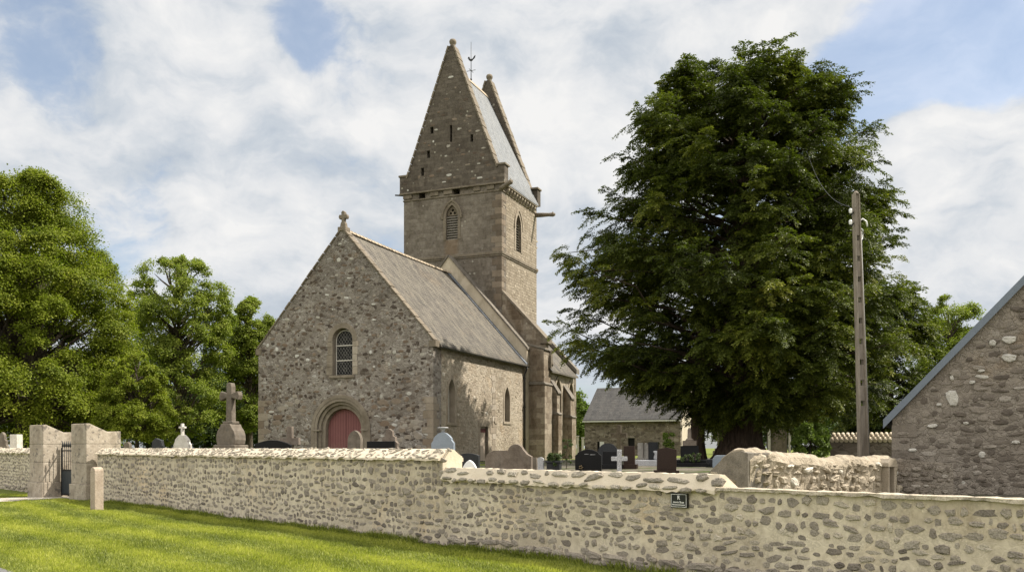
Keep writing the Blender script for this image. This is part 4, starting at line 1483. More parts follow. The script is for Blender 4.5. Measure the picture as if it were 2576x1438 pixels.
mb = MB()
for i in range(12):
    u0, u1 = i / 12, (i + 1) / 12
    x0, x1 = .2 + (CXN - .2) * u0, .2 + (CXN - .2) * u1
    z0, z1 = 6.30 + (RID - 6.30) * u0 - ZG, 6.30 + (RID - 6.30) * u1 - ZG
    mb.plate([(x0, z0), (x1, z1), (x1, z1 + .07), (x0, z0 + .07)], [], (0, 10.84, 0), EX, EZ, -EY, .37)
mb.build('verge_flashing', 'slate_b', nr, recalc=False)

# chancel under and beside the tower
CC = -4.9
mb = MB()
for s_ in (1, -1):
    X = lambda x: x if s_ > 0 else 2 * CC - x
    mb.plate(zz([(X(-1.85), .3), (X(-1.85), 10.72), (X(.42), 8.30), (X(.95), 7.72), (X(.95), .3)]), [], (0, 12.04, 0), EX, EZ, -EY, .5)
    mb.build('west_shoulder', 'chancel', ch, recalc=False)
    mb = MB()
for s_ in (1, -1):
    X = lambda x: x if s_ > 0 else 2 * CC - x
    mb.plate(zz([(X(-1.73), 10.6), (X(.95), 7.74), (X(1.02), 7.84), (X(-1.73), 10.78)]), [], (0, 11.96, 0), EX, EZ, -EY, .64)
    mb.box(min(X(.62), X(1.12)), max(X(.62), X(1.12)), 11.92, 12.62, 7.55 - ZG, 7.86 - ZG)
    mb.build('shoulder_coping', 'coping', ch, .015)
    mb = MB()
lw = arch(14.27, .55, 2.4, 4.7, 1.25)
lw2 = arch(16.65, .5, 2.4, 4.7, 1.2)
mb = MB()
mb.plate(zz([(12.5, .3), (12.5, 6.1), (17.6, 6.1), (17.6, .3)]), [zz(lw), zz(lw2)], (.9, 0, 0), EY, EZ, EX, .7)
mb.build('chancel_wall', 'side', ch, recalc=False)
mb = MB()
mb.plate(zz([(12.5, .3), (12.5, 6.1), (17.6, 6.1), (17.6, .3)]), [], (2 * CC - .9, 0, 0), EY, EZ, -EX, .7)
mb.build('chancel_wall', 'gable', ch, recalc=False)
mb = MB()
mb.plate(zz([(-10.7, .3), (-10.7, 6.4), (CC, 12.6), (.9, 6.4), (.9, .3)]), [], (0, 17.75, 0), EX, EZ, EY, .45)
mb.build('east_wall', 'chancel', ch, recalc=False)
mb = MB()
for s_ in (1, -1):
    X = lambda x: x if s_ > 0 else 2 * CC - x
    mb.plate(zz([(X(1.1), 6.2), (X(1.1), 6.5), (X(CC), 12.9), (X(CC), 12.6)]), [], (0, 17.82, 0), EX, EZ, EY, .58)
mb.build('east_coping', 'darkcoping', ch, .01)
roof_slab('chancel_roof', 1.2, 6.02, CC, 12.52, 12.5, 17.3, .09, 'slate', ch, cx=CC)
for cx, w_, z0, zs, R2 in ((14.27, .53, 2.4, 4.7, 1.23), (16.65, .48, 2.4, 4.7, 1.18)):
    ws = window('lancet_window', cx, w_, z0, zs, R2, ('S', .9), False, (.3, .62), .3)
    mb = MB()
    mb.plate(zz(ushape(arch(cx, w_ + .16, z0 - .05, zs, R2 + .17), arch(cx, w_ + .015, z0 - .05, zs, R2 + .02))), [], (.95, 0, 0), EY, EZ, EX, .3)
    mb.build('window_surround', 'dressed', ws, .01)


def buttress(name, x0, x1, y0, y1, z1, zoff, grow=.12, slope=.5, axis='x', matk='chancel'):
    """Stepped buttress: a lower stage to zoff, an upper stage with a sloping head reaching z1 at the wall."""
    mb = MB()
    mb.plate(zz([(x0, .2), (x0, zoff), (x1 + grow, zoff), (x1 + grow, .2)]), [], (0, y0 - .04, 0), EX, EZ, -EY, y1 - y0 + .08)
    mb.plate(zz([(x0, zoff + .14), (x0, z1), (x1, z1 - slope), (x1, zoff + .14)]), [], (0, y0, 0), EX, EZ, -EY, y1 - y0)
    b_ = mb.build(name, matk, ch, .015)
    mb = MB()
    mb.plate(zz([(x0, zoff), (x0, zoff + .2), (x1, zoff + .15), (x1 + grow + .05, zoff + .05), (x1 + grow + .05, zoff)]), [], (0, y0 - .09, 0), EX, EZ, -EY, y1 - y0 + .18)
    mb.build('buttress_offset', 'darkcoping', b_, .012)
    mb = MB()
    mb.plate(zz([(x0, z1), (x0, z1 + .12), (x1 + .08, z1 - slope + .09), (x1 + .08, z1 - slope)]), [], (0, y0 - .04, 0), EX, EZ, -EY, y1 - y0 + .08)
    mb.build('buttress_weathering', 'darkcoping', b_, .012)


buttress('corner_buttress', -.14, 1.0, 11.60, 12.75, 7.5, 5.2, .08, .35)
buttress('buttress', .9, 1.32, 12.95, 13.45, 5.5, 3.55, .1, .75)
buttress('buttress', .9, 1.36, 15.3, 15.95, 5.3, 3.45, .1, .75)
mb = MB()
mb.plate([(12.70, 6.2 - ZG), (12.70, 6.9 - ZG), (12.95, 7.25 - ZG), (13.0, 6.6 - ZG), (12.9, 6.2 - ZG)], [], (1.15, -.3, 0), EY, EZ, EX, .35)
mb.lathe([(.05, 0), (.12, .08), (.09, .2), (.02, .32)], (1.12, 12.6, 6.3 - ZG), 8)
mb.build('carved_bracket', 'coping', ch, .02)

# tower
tw = bpy.data.objects.new('tower', None); C.objects.link(tw); tw.parent = ch
TX0, TX1, TY0, TY1 = -8.17, -1.743, 12.0, 17.74
TC = -4.96
bw = arch(-4.94, .395, 13.97, 15.3, .82)
vents = [rect(-7.14, -6.72, 16.55, 16.96), rect(-4.86, -4.42, 16.55, 16.96)]
mb = MB()
mb.plate(zz([(TX0, .3), (TX0, 16.98), (TX1, 16.98), (TX1, .3)]), [zz(bw)] + [zz(v) for v in vents], (0, TY0, 0), EX, EZ, -EY, .7)
mb.build('west_wall', 'tower', tw, recalc=False)
sw = arch(14.6, .42, 13.5, 14.95, .95)
mb = MB()
mb.plate(zz([(TY0 + .7, .3), (TY0 + .7, 16.98), (TY1, 16.98), (TY1, .3)]), [zz(sw)], (TX1, 0, 0), EY, EZ, EX, .7)
scatter(mb, (TX1, 0, 0), EY, EZ, EX, TY0 + .1, TY1 - .1, 6.5, 15.6, (.13, .2), (.2, .42), .16, .1, (.006, .022),
        lambda x, z, a_, b_: not (abs(x - 14.6) < .7 and z + ZG > 13.2), lambda q: q.uniform(.1, .9), 1, 61, .04)
mb.build('south_wall', ['tower_s', 'oldstone'], tw, recalc=False)
mb = MB()
mb.plate(zz([(TY0 + .7, .3), (TY0 + .7, 16.98), (TY1, 16.98), (TY1, .3)]), [], (TX0, 0, 0), EY, EZ, -EX, .7)
mb.plate(zz([(TX0 + .7, .3), (TX0 + .7, 16.98), (TX1 - .7, 16.98), (TX1 - .7, .3)]), [], (0, TY1, 0), EX, EZ, EY, .7)
mb.build('rear_wall', 'tower', tw, recalc=False)
mb = MB()
r = random.Random(77)
z = 9.8
k = 0
while z < 16.3:
    h_ = r.uniform(.26, .42)
    w1, w2 = (.6, .34) if k % 2 else (.36, .6)
    mb.box(TX1 - w1 * r.uniform(.8, 1.2), TX1 + .012, TY0 - .012, TY0 + w2, z - ZG, z + h_ - .012 - ZG, 0, r.uniform(0, .5))
    z += h_; k += 1
mb.build('quoins', 'block', tw, .012)
mb = MB()      # string course
for z0, z1, e in ((12.86, 13.02, .09), (16.5, 16.58, .05)):
    mb.box(TX0 - e, TX1 + e, TY0 - e, TY1 + e, z0 - ZG, z1 - ZG)
    if z0 < 14:
        mb.box(TX0 - .05, TX1 + .05, TY0 - .05, TY1 + .05, z0 - .1 - ZG, z0 - .002 - ZG)
mb.build('string_course', 'coping', tw, .015)
for nm, cx, w_, z0, zs, R2, side in (('belfry_window', -4.94, .37, 13.97, 15.3, .80, 'W'), ('belfry_window', 14.6, .40, 13.5, 14.95, .93, 'S')):
    bo = bpy.data.objects.new(nm, None); C.objects.link(bo); bo.parent = tw
    U, Nv, off = (EX, -EY, Vector((0, TY0, 0))) if side == 'W' else (EY, EX, Vector((TX1, 0, 0)))
    Xm = Matrix(((U.x, -Nv.x, 0, off.x), (U.y, -Nv.y, 0, off.y), (0, 0, 1, off.z), (0, 0, 0, 1)))
    n_ = 10 if side == 'W' else 11
    top = zs + .12 if side == 'W' else zs + .3
    mb = MB()
    for i in range(n_):
        z_ = z0 + (top - z0) * (i + .5) / n_ - ZG
        Xl = Xm @ Matrix.Translation((cx, .2, z_)) @ Matrix.Rotation(math.radians(35), 4, 'X')
        mb.box(-w_ - .02, w_ + .02, -.13, .13, -.018, .018, 0, .5, Xl)
    mb.build('louvres', 'louvre', bo)
    mb = MB()
    mb.plate(zz(arch(cx, w_ + .02, z0, zs, R2 + .02)), [], off - Nv * .42, U, EZ, Nv, .04)
    mb.build('backing', 'dark', bo, recalc=False)
    mb = MB()
    mb.plate(zz(ushape(arch(cx, w_ + .2, z0 - .02, zs, R2 + .2), arch(cx, w_ + .02, z0 - .02, zs, R2 + .02))), [], off + Nv * .03, U, EZ, Nv, .12)
    hd = arch(cx, w_ + .3, zs - .1, zs, R2 + .3)
    mb.plate(zz(ushape(hd, arch(cx, w_ + .2, zs - .1, zs, R2 + .2))), [], off + Nv * .075, U, EZ, Nv, .13)
    # head tracery: a small plate pierced with a trefoil
    topz = zs + math.sqrt(R2 ** 2 - (R2 - w_) ** 2)
    tr = arch(cx, w_ - .005, zs + .10, zs + .101, R2 * .92) if side == 'W' else None
    if tr:
        h3 = [(cx + .085 * math.cos(a_) + dx, zs + dz + .085 * math.sin(a_)) for dx, dz in ((0, .42),) for a_ in np.linspace(0, 2 * PI, 9)[:-1]]
        h4 = [(cx + .08 * math.cos(a_) - .13, zs + .24 + .08 * math.sin(a_)) for a_ in np.linspace(0, 2 * PI, 9)[:-1]]
        h5 = [(cx + .08 * math.cos(a_) + .13, zs + .24 + .08 * math.sin(a_)) for a_ in np.linspace(0, 2 * PI, 9)[:-1]]
        mb.plate(zz(tr), [zz(h3), zz(h4), zz(h5)], off - Nv * .12, U, EZ, Nv, .08)
    mb.build('window_surround', 'dressed' if side == 'S' else 'coping', bo, .01)

# saddleback gables
GB, GK, GA = 17.0, 17.98, 25.4
gout = [(-8.40, GB), (-8.40, GK), (-7.87, GK), (-7.87, GK - .12), (TC - .10, GA), (TC + .10, GA), (-2.05, GK - .12), (-2.05, GK), (-1.52, GK), (-1.52, GB)]
slits = [(-6.22, 20.55, .10, .2), (-4.95, 20.2, .075, .5), (-3.6, 19.75, .085, .22), (-6.45, 19.15, .10, .22), (-6.85, 18.15, .10, .24)]
for yf, nn, hs, nm in ((11.9, -EY, slits, 'west_gable'), (17.86, EY, [], 'east_gable')):
    mb = MB()
    mb.plate(zz(gout), [zz(rect(x - w_, x + w_, z - h_, z + h_)) for x, z, w_, h_ in hs], (0, yf, 0), EX, EZ, nn, .55)
    if hs:
        def tg_ok(x, z, hw, hh):
            z += ZG
            if any(abs(x - sx) < w_ + hw and abs(z - sz) < h_ + hh for sx, sz, w_, h_ in hs): return False
            return abs(x - TC) + hw < 2.8 * (1 - (z + hh - 17.9) / 7.6) if z > 17.9 else -8.2 < x - hw and x + hw < -1.7
        scatter(mb, (0, yf, 0), EX, EZ, -EY, -8.3, -1.6, GB + .1 - ZG, 23.5 - ZG, (.14, .22), (.18, .42), .22, .14, (.006, .02), tg_ok,
                lambda q: q.uniform(.2, .7) if q.random() < .75 else q.uniform(.8, .97), 1, 71, .06)
    gb_ = mb.build(nm, ['tgable', 'fieldstone'], tw, recalc=False)
    mb = MB()
    r = random.Random(15)
    for s_ in (1, -1):
        for i in range(18):
            u0, u1 = i / 18, (i + 1) / 18 - .004
            P_ = lambda u: (TC + s_ * (2.93 - 2.83 * u), GK - .12 + (GA - GK + .12) * u)
            (x0, z0), (x1, z1) = P_(u0), P_(u1)
            dn = Vector((s_ * (z1 - z0), abs(x1 - x0))).normalized() * (.09 + r.uniform(-.012, .012))
            mb.plate(zz([(x0, z0), (x1, z1), (x1 + dn.x, z1 + dn.y), (x0 + dn.x, z0 + dn.y)]), [], Vector((0, yf, 0)) + nn * .06, EX, EZ, nn, .67)
    for x0, x1 in ((-8.47, -7.82), (-2.10, -1.45)):
        mb.box(x0, x1, min(yf, yf - nn.y * .62) - .05, max(yf, yf - nn.y * .62) + .05, GK + .002 - ZG, GK + .11 - ZG)
    mb.build('coping', 'coping', gb_, .012)
    mb = MB()
    yc = yf - nn.y * .27
    mb.lathe([(.2, -.1), (.15, .1), (.16, .16), (.21, .24), (.22, .34), (.17, .44), (.05, .5)], (TC, yc, GA - ZG), 10)
    mb.build('finial', 'coping', gb_)
    if hs:
        mb = MB()
        mb.box(-8.42, -1.5, yf - .05, yf + .1, GB - .1 - ZG, GB - .002 - ZG)
        for x in np.arange(-8.1, -1.8, .9):
            mb.box(float(x) + r.uniform(-.1, .1), float(x) + .5, yf + .02, yf + .1, GB - .36 - ZG, GB - .102 - ZG) if not (-7.3 < x < -6.4 or -5.1 < x < -4.3) else None
        mb.build('corbel_band', 'coping', gb_, .02)
        mb = MB()
        mb.box(-8.0, -1.9, yf + .552, yf + .6, GB - .6 - ZG, 21.2 - ZG) if False else None
tr_ = roof_slab('tower_roof', -1.46, 16.98, TC, 24.35, 12.42, 17.34, .09, 'slate_t', tw, cx=TC)
mb = MB()
mb.plate([(TC - .12, 24.2 - ZG), (TC, 24.42 - ZG), (TC + .12, 24.2 - ZG)], [], (0, 12.45, 0), EX, EZ, -EY, 4.86)
mb.build('ridge_tiles', 'ridge', tr_, recalc=False)
mb = MB()    # corbel table under the south eaves
mb.box(TX1 - .1, TX1 + .26, 12.46, 17.3, 16.82 - ZG, 16.95 - ZG)
for i in range(11):
    y0 = 12.6 + i * .43
    mb.plate([(TX1 - .02, 16.815 - ZG), (TX1 + .22, 16.815 - ZG), (TX1 + .2, 16.68 - ZG), (TX1 + .08, 16.52 - ZG), (TX1 - .02, 16.47 - ZG)], [], (0, y0, 0), EX, EZ, -EY, .2)
mb.build('corbel_table', 'dressed', tw, .02)


def gargoyle(p0, d, l_, r0, name='gargoyle'):
    d = Vector(d).normalized(); p0 = Vector(p0)
    mb = MB()
    mb.tube([p0, p0 + d * l_ * .35, p0 + d * l_ * .7, p0 + d * l_ * .9, p0 + d * l_ * 1.0], [r0, r0 * .95, r0 * .75, r0 * .95, r0 * .5], 8)
    mb.tube([p0 + d * l_ * .86 + Vector((0, 0, r0 * .4)), p0 + d * l_ * .9 + Vector((0, 0, r0 * 1.3))], [r0 * .4, r0 * .1], 6)
    mb.build(name, 'coping', tw)


gargoyle((TX1 - .15, TY0 + .1, 16.62 - ZG), (.8, -.45, .18), 1.15, .16)
gargoyle((TX1 - .05, TY1 - .25, 16.4 - ZG), (1, .12, -.03), 1.35, .15)
mb = MB(); mb.tube([(TX0 + .1, TY0 + .1, 16.9 - ZG), (TX0 - .55, TY0 - .1, 16.95 - ZG)], [.06, .045], 8); mb.build('lead_spout', 'zincdark', tw)

wv = bpy.data.objects.new('weathervane', None); C.objects.link(wv); wv.parent = ch; wv.location = (TC, 14.75, 24.3 - ZG)
mb = MB()
mb.tube([(0, 0, -.1), (0, 0, 2.5)], [.028, .012], 6); mb.lathe([(.03, .0), (.07, .06), (.03, .14)], (0, 0, .12), 8)
mb.tube([(-.3, 0, .72), (.3, 0, .72)], .016, 6); mb.tube([(0, -.3, .72), (0, .3, .72)], .016, 6)
mb.build('rod', 'iron', wv)
mb = MB()
mb.plate([(-.16, .12), (-.06, .03), (.06, .02), (.13, .1), (.26, .2), (.3, .36), (.2, .3), (.12, .18), (0, .14), (-.08, .2), (-.1, .3), (-.17, .32), (-.24, .24), (-.19, .2)], [], (0, -.02, 1.28), EX, EZ, -EY, .04)
mb.build('cockerel', 'iron', wv, .006)

# ------------------------------------------------------------------ old rough wall on the right
oA = at(1886, 1125, 12.7); oA.z = 0
oB = at(2256, 1125, 15.1); oB.z = 0
od = (oB - oA).normalized()
on = Vector((od.y, -od.x, 0))
ol = (oB - oA).length
ow_ = thing('old_wall', oA, 'rough sunlit old stone wall with rounded top between the pole and the boundary wall', 'wall', math.atan2(od.y, od.x))
mb = MB()
r = random.Random(91)


def otop(x):
    return 1.60 + .03 * math.sin(x * 2.1 + .5) - .035 * x + .02 * math.sin(x * 5.3)


N_ = 60
prev = None
for i in range(N_ + 1):
    x = ol * i / N_
    tz = otop(x)
    j = lambda s_=.02: r.uniform(-s_, s_)
    prof = [(0, -.2), (j(), .35), (j(), .7), (j(), 1.0), (j(), tz - .28), (-.03 + j(), tz - .16), (.02 + j(), tz - .06), (.12, tz + j()), (.3, tz + .0 + j()), (.5, tz - .12), (.66, tz - .5), (.7, .6), (.7, -.2)]
    cur = [mb.vert((x, q, z)) for q, z in prof]
    if prev:
        for k in range(len(prof) - 1):
            mb.face([prev[k], cur[k], cur[k + 1], prev[k + 1]], 0, .5, False)
    else:
        mb.face(cur, 0)
    prev = cur
mb.face(prev[::-1], 0)
NX0, NX1 = ol - .44, ol - .30


def old_ok(x, z, hw, hh):
    return not (NX0 - .06 < x + hw and x - hw < NX1 + .06 and z < 1.35) and z + hh < otop(x) - .04


scatter(mb, (0, 0, 0), EX, EZ, -EY, .06, ol - .05, .3, 1.62, (.07, .15), (.08, .26), .9, .03, (.02, .06), old_ok, lambda q: q.uniform(.1, .8) if q.random() < .9 else 1.0, 1, 95, .35, jit=.28, kv=8)
scatter(mb, (0, -.03, 0), EX, Vector((0, .35, .93)).normalized(), Vector((0, -.93, .35)).normalized(), .05, ol - .02, 1.36, 1.52, (.07, .1), (.12, .3), .9, .03, (.025, .05), None, lambda q: q.uniform(.1, .8), 1, 96, .12, jit=.25)
# end sloping like a buttress, its shade painted in by a darker stone
mb.plate([(-.0, -.2), (.0, 1.57), (.12, 1.60), (.3, 1.58), (.44, 1.5), (.78, 1.22), (.95, 1.1), (.95, -.2)], [], (-.04, 0, 0), EY, EZ, -EX, .5, 2)
scatter(mb, (-.04, 0, 0), EY, EZ, -EX, .05, .7, .6, 1.45, (.1, .16), (.12, .28), .5, .06, (.01, .03), lambda x, z, a_, b_: z + x * .75 < 1.72, lambda q: q.uniform(0, .6), 1, 97, .2)
mb.build('rubble', ['oldmortar', 'oldstone', 'darkcoping'], ow_, recalc=False)
mb = MB()
mb.box(NX0 - .05, NX0, -.13, .12, .3, 1.33); mb.box(NX1, NX1 + .05, -.13, .12, .3, 1.33)
mb.plate([(NX0 - .08, 1.33), (NX0 - .08, 1.4), (NX0, 1.47), (NX1 + .02, 1.47), (NX1 + .08, 1.4), (NX1 + .08, 1.33)], [], (0, -.14, 0), EX, EZ, -EY, .28)
mb.build('niche_frame', 'dressed', ow_, .012)
mb = MB(); mb.box(NX0, NX1, -.02, .06, .3, 1.33); mb.build('niche_back', 'greystone', ow_)  # darker stone stands in for the shade inside the niche
# short shaded return towards the barn
rd = Vector((.95, -.30, 0)).normalized()
rt = thing('stub_wall', oB + rd * .02 + Vector((0, .12, 0)), 'short shaded stub of rubble wall between the old wall and the barn', 'wall', math.atan2(rd.y, rd.x))
mb = MB()
mb.plate([(0, -.2), (0, 1.42), (.1, 1.47), (.45, 1.42), (.9, 1.38), (.9, -.2)], [], (0, 0, 0), EX, EZ, -EY, .4)
scatter(mb, (0, 0, 0), EX, EZ, -EY, .03, .85, .3, 1.3, (.07, .13), (.08, .2), .85, .03, (.015, .04), None, lambda q: q.uniform(.2, .95), 1, 98, .2)
mb.build('rubble', ['barnmortar', 'barnstone'], rt, recalc=False)

# ------------------------------------------------------------------ barn
bA = at(2245, 1055, 17.0)
BZ = .55
BR = math.radians(-25)
ba = thing('barn', (bA.x, bA.y, BZ), 'weathered rubble stone barn with bare gable and grey metal roof edge at the right', 'barn', BR)
be = 2.18 - BZ
mb = MB()
HW_, SL = 3.6, 1.1
mb.plate([(0, -.3), (0, be), (HW_, be + HW_ * SL), (2 * HW_, be), (2 * HW_, -.3)], [], (0, 0, 0), EX, EZ, -EY, .5)


def barn_ok(x, z, hw, hh):
    return z + hh < be + SL * min(x - hw, 2 * HW_ - x - hw) - .1 and x - hw > .02


def bt(q):
    u = q.random()
    return q.uniform(.05, .78) if u < .86 else (q.uniform(.78, .94) if u < .96 else 1.0)


scatter(mb, (0, 0, 0), EX, EZ, -EY, .05, 4.2, .2, 5.2, (.07, .16), (.07, .30), .80, .04, (.005, .03), barn_ok, bt, 1, 101, .12, jit=.2)
for x_, z_, a_, b_, ro in ((1.02, 2.02, .10, .155, .3), (1.95, 3.05, .12, .07, 0), (1.68, 3.0, .06, .06, 0), (1.95, 2.72, .125, .075, -.1), (.68, 1.5, .09, .04, .05), (2.05, 1.2, .08, .035, 0), (.35, 1.05, .07, .035, 0), (1.35, 2.3, .05, .035, 0), (.8, 1.9, .045, .03, 0), (1.5, 2.5, .06, .03, .1), (1.25, 1.55, .05, .03, 0)):
    mb.stone(Vector((0, -.01, 0)), EX, EZ, -EY, x_, z_, a_, b_, .035, random.Random(int(x_ * 100)), 1, 1.0, 8, ro, 3, .2)
mb.box(-.012, .42, -.014, .3, 1.3, 1.52, 1, .5); mb.box(-.012, .3, -.014, .4, 1.05, 1.28, 1, .62); mb.box(-.012, .38, -.014, .3, .8, 1.03, 1, .4); mb.box(-.012, .3, -.014, .4, .55, .78, 1, .7)
mb.build('gable_wall', ['barnmortar', 'barnstone'], ba, recalc=False)
mb = MB()
mb.box(0, .45, .5, 9, -.3, be - .02); mb.box(2 * HW_ - .45, 2 * HW_, .5, 9, -.3, be - .02)
mb.plate([(0, -.3), (0, be), (HW_, be + HW_ * SL), (2 * HW_, be), (2 * HW_, -.3)], [], (0, 9.5, 0), EX, EZ, EY, .5)
mb.build('side_wall', 'barnmortar', ba, recalc=False)
mb = MB()
for s_ in (0, 1):
    X = lambda x: x if s_ == 0 else 2 * HW_ - x
    mb.plate([(X(-.14), be - .12), (X(-.14), be - .02), (X(HW_), be + HW_ * SL + .13), (X(HW_), be + HW_ * SL + .03)], [], (0, -.10, 0), EX, EZ, -EY, 9.7)
rf = mb.build('roof', 'slate_b', ba, recalc=False)
mb = MB()
for s_ in (0, 1):
    X = lambda x: x if s_ == 0 else 2 * HW_ - x
    mb.plate([(X(-.16), be - .17), (X(-.16), be + .0), (X(HW_), be + HW_ * SL + .155), (X(HW_), be + HW_ * SL - .015)], [], (0, -.102, 0), EX, EZ, -EY, .03)
mb.build('verge_trim', 'zinc', rf, recalc=False)

# ------------------------------------------------------------------ utility pole and its wire
pz = at(2174, 1125, 20)
gp = gz(pz.x, pz.y)
up_ = thing('utility_pole', (pz.x, pz.y, gp), 'tall slightly leaning concrete utility pole with insulators in front of the yew', 'utility pole', math.radians(12))
PH = 7.3 - gp
mb = MB()


def pw(z): return .115 - .052 * z / PH


ns = 14
for fl in (-1, 1):      # two flanges joined by a web: an H section
    for i in range(ns):
        z0, z1 = PH * i / ns, PH * (i + 1) / ns
        for (x0, x1) in ((.62, 1.0),):
            P_ = []
            for z in (z0, z1):
                w_ = pw(z); lx = -.21 * z / PH
                xa, xb = sorted((fl * w_ * x0, fl * w_ * x1))
                P_.append([(xa + lx, -.06), (xb + lx, -.06), (xb + lx, .06), (xa + lx, .06)])
            b = len(mb.v)
            for q, z in zip(P_, (z0, z1)):
                mb.v += [(x, y, z) for x, y in q]
            for k in range(4):
                k2 = (k + 1) % 4
                mb.face([b + k, b + k2, b + 4 + k2, b + 4 + k])
            mb.face([b + 4, b + 5, b + 6, b + 7])
for i in range(ns):
    z0, z1 = PH * i / ns, PH * (i + 1) / ns
    gap_ = (.12 if 2 < i < ns - 2 else 0)
    b = len(mb.v)
    for z in (z0, z1 - gap_):
        w_ = pw(z) * .63; lx = -.21 * z / PH
        mb.v += [(-w_ + lx, -.03, z), (w_ + lx, -.03, z), (w_ + lx, .03, z), (-w_ + lx, .03, z)]
    for k in range(4):
        k2 = (k + 1) % 4
        mb.face([b + k, b + k2, b + 4 + k2, b + 4 + k])
    mb.face([b + 4, b + 5, b + 6, b + 7]); mb.face([b + 3, b + 2, b + 1, b])
mb.lathe([(.06, 0), (.06, .03), (.03, .07)], (-.21, 0, PH - .01), 8)
mb.build('shaft', 'pole', up_, recalc=False)
mb = MB()
mb.tube([(pw(0) + .012, -.05, 0), (pw(PH) + .012 - .19, -.05, PH * .87)], .012, 6)
mb.build('earth_conduit', 'lead', up_)
for z in (PH - .45, PH - .70):
    mb = MB()
    mb.lathe([(.015, 0), (.035, .015), (.025, .03), (.04, .045), (.03, .06), (.04, .075), (.03, .10), (.01, .115)], (-.36, -.03, z), 10)
    io = mb.build('insulator', 'porcelain', up_)
    mb = MB(); mb.tube([(-.25, 0, z + .06), (-.33, -.02, z - .03), (-.38, -.03, z + .01)], .012, 6); mb.build('bracket', 'iron', io)
mb = MB()
mb.tube([(-.13, 0, PH - .6), (-.05, -.02, PH - .55), (.03, -.03, PH - .6), (.06, -.03, PH - .72)], .018, 6)
mb.tube([(-.13, -.02, PH - .75), (-.05, -.03, PH - .8), (-.06, -.03, PH - 1.0), (-.12, -.02, PH - 1.05)], .014, 6)
mb.build('cable_loop', 'porcelain', up_)
mb = MB()
pt = Matrix.Rotation(math.radians(12), 4, 'Z') @ Vector((-.38, -.03, PH - .3)) + up_.location
far_ = at(2030, 380, 35.5)
pts = []
for i in range(15):
    u = i / 14
    p = pt.lerp(far_, u); p.z -= 1.2 * 4 * u * (1 - u) * .4
    pts.append(p)
mb.tube([Vector((pt.x, pt.y, pt.z - .12))] + pts, .007, 5)
tag(mb.build('wire', 'iron'), 'thin overhead wire running from the pole insulators into the yew', 'wire')

# ------------------------------------------------------------------ things behind
# cottage
cA = at(1712, 1130, 75)
ca = Vector((cA.x, cA.y, .97))
co_ = thing('cottage', ca, 'low stone cottage with grey slate roof behind the graves', 'cottage', math.radians(-25))
ce, cd, cl = 3.1, 7.0, 8.55
mb = MB()
mb.plate([(-cl, -.3), (-cl, ce), (0, ce), (0, -.3)], [rect(-7.4, -6.75, .15, 1.2), rect(-4.6, -4.0, .5, 1.5)], (0, 0, 0), EX, EZ, -EY, .5)
mb.build('front_wall', 'cottage', co_, recalc=False)
mb = MB()
for x, nn in ((0.0, EX), (-cl, -EX)):
    mb = MB()
    mb.plate([(.5, -.3), (.5, ce), (cd / 2, ce + 2.88), (cd, ce), (cd, -.3)], [], (x, 0, 0), EY, EZ, nn, .45)
    mb.build('end_wall', 'cottage_s', co_, recalc=False)
mb = MB(); mb.box(-cl, 0, cd + .002, cd + .4, -.3, ce); mb.build('rear_wall', 'cottage', co_)
mb = MB()
for s_ in (0, 1):
    Y_ = lambda y: y if s_ == 0 else cd - y
    mb.plate([(Y_(-.25), ce - .12), (Y_(-.25), ce - .02), (Y_(cd / 2), ce + 3.0), (Y_(cd / 2), ce + 2.9)], [], (.08, 0, 0), EY, EZ, EX, cl + .16)
rf = mb.build('roof', 'slate_c', co_, recalc=False)
mb = MB(); mb.box(-cl - .1, .1, -.34, -.24, ce - .2, ce - .1); mb.build('gutter', 'shutter', rf)
mb = MB(); mb.box(-7.15, -6.75, -.0, .1, .15, 1.2); mb.build('shutter', 'shutter', co_)
mb = MB(); mb.box(-7.4, -7.15, .2, .25, .15, 1.2); mb.build('window', 'glass', co_)
mb = MB(); mb.box(-4.6, -4.0, .2, .25, .5, 1.5); mb.build('window', 'glass', co_)

# tile topped wall right of the bush
tA, tB = at(2088, 1125, 40), at(2330, 1125, 38)
td_ = (tB - tA); td_.z = 0
tl_ = td_.length; td_.normalize()
to = thing('tiled_wall', (tA.x, tA.y, gz(tA.x, tA.y)), 'low garden wall capped with pale clay tiles left of the barn', 'wall', math.atan2(td_.y, td_.x))
hz = 2.27 - gz(tA.x, tA.y)
mb = MB(); mb.box(0, tl_, 0, .35, -.3, hz - .3); mb.build('masonry', 'cottage', to)
mb = MB()
nt_ = int(tl_ / .2)
for i in range(nt_):
    for row in range(3):
        x = .02 + i * .2 + (.1 if row % 2 else 0)
        y0 = -.12 + row * .115
        z0 = hz - .33 + row * .105
        X_ = Matrix.Translation((x, y0, z0)) @ Matrix.Rotation(math.radians(38), 4, 'X')
        mb.tube([X_ @ Vector((.09, 0, 0)), X_ @ Vector((.09, .2, 0))], [.09, .075], 8)
mb.box(-.02, tl_, -.02, .4, hz - .3, hz - .2)
mb.build('tile_capping', 'terra', to, recalc=False)

# gateway beside the chancel, pale posts
for i, (x0, x1, yt, lab) in enumerate(((1450, 1456, 1098, 'slim pale gatepost against the chancel corner'), (1463, 1469, 1102, 'slim pale gatepost beside the cottage corner'))):
    p = at((x0 + x1) / 2, 1125, 62)
    g = gz(p.x, p.y)
    o = thing('gatepost', (p.x, p.y, g), lab, 'gatepost', 0)
    h_ = EYE + (HY - yt) / F * 62 - g
    mb = MB(); mb.box(-.08, .08, -.08, .08, -.2, h_); mb.box(-.11, .11, -.11, .11, h_ + .002, h_ + .07)
    mb.build('shaft', 'palestone', o, .01)


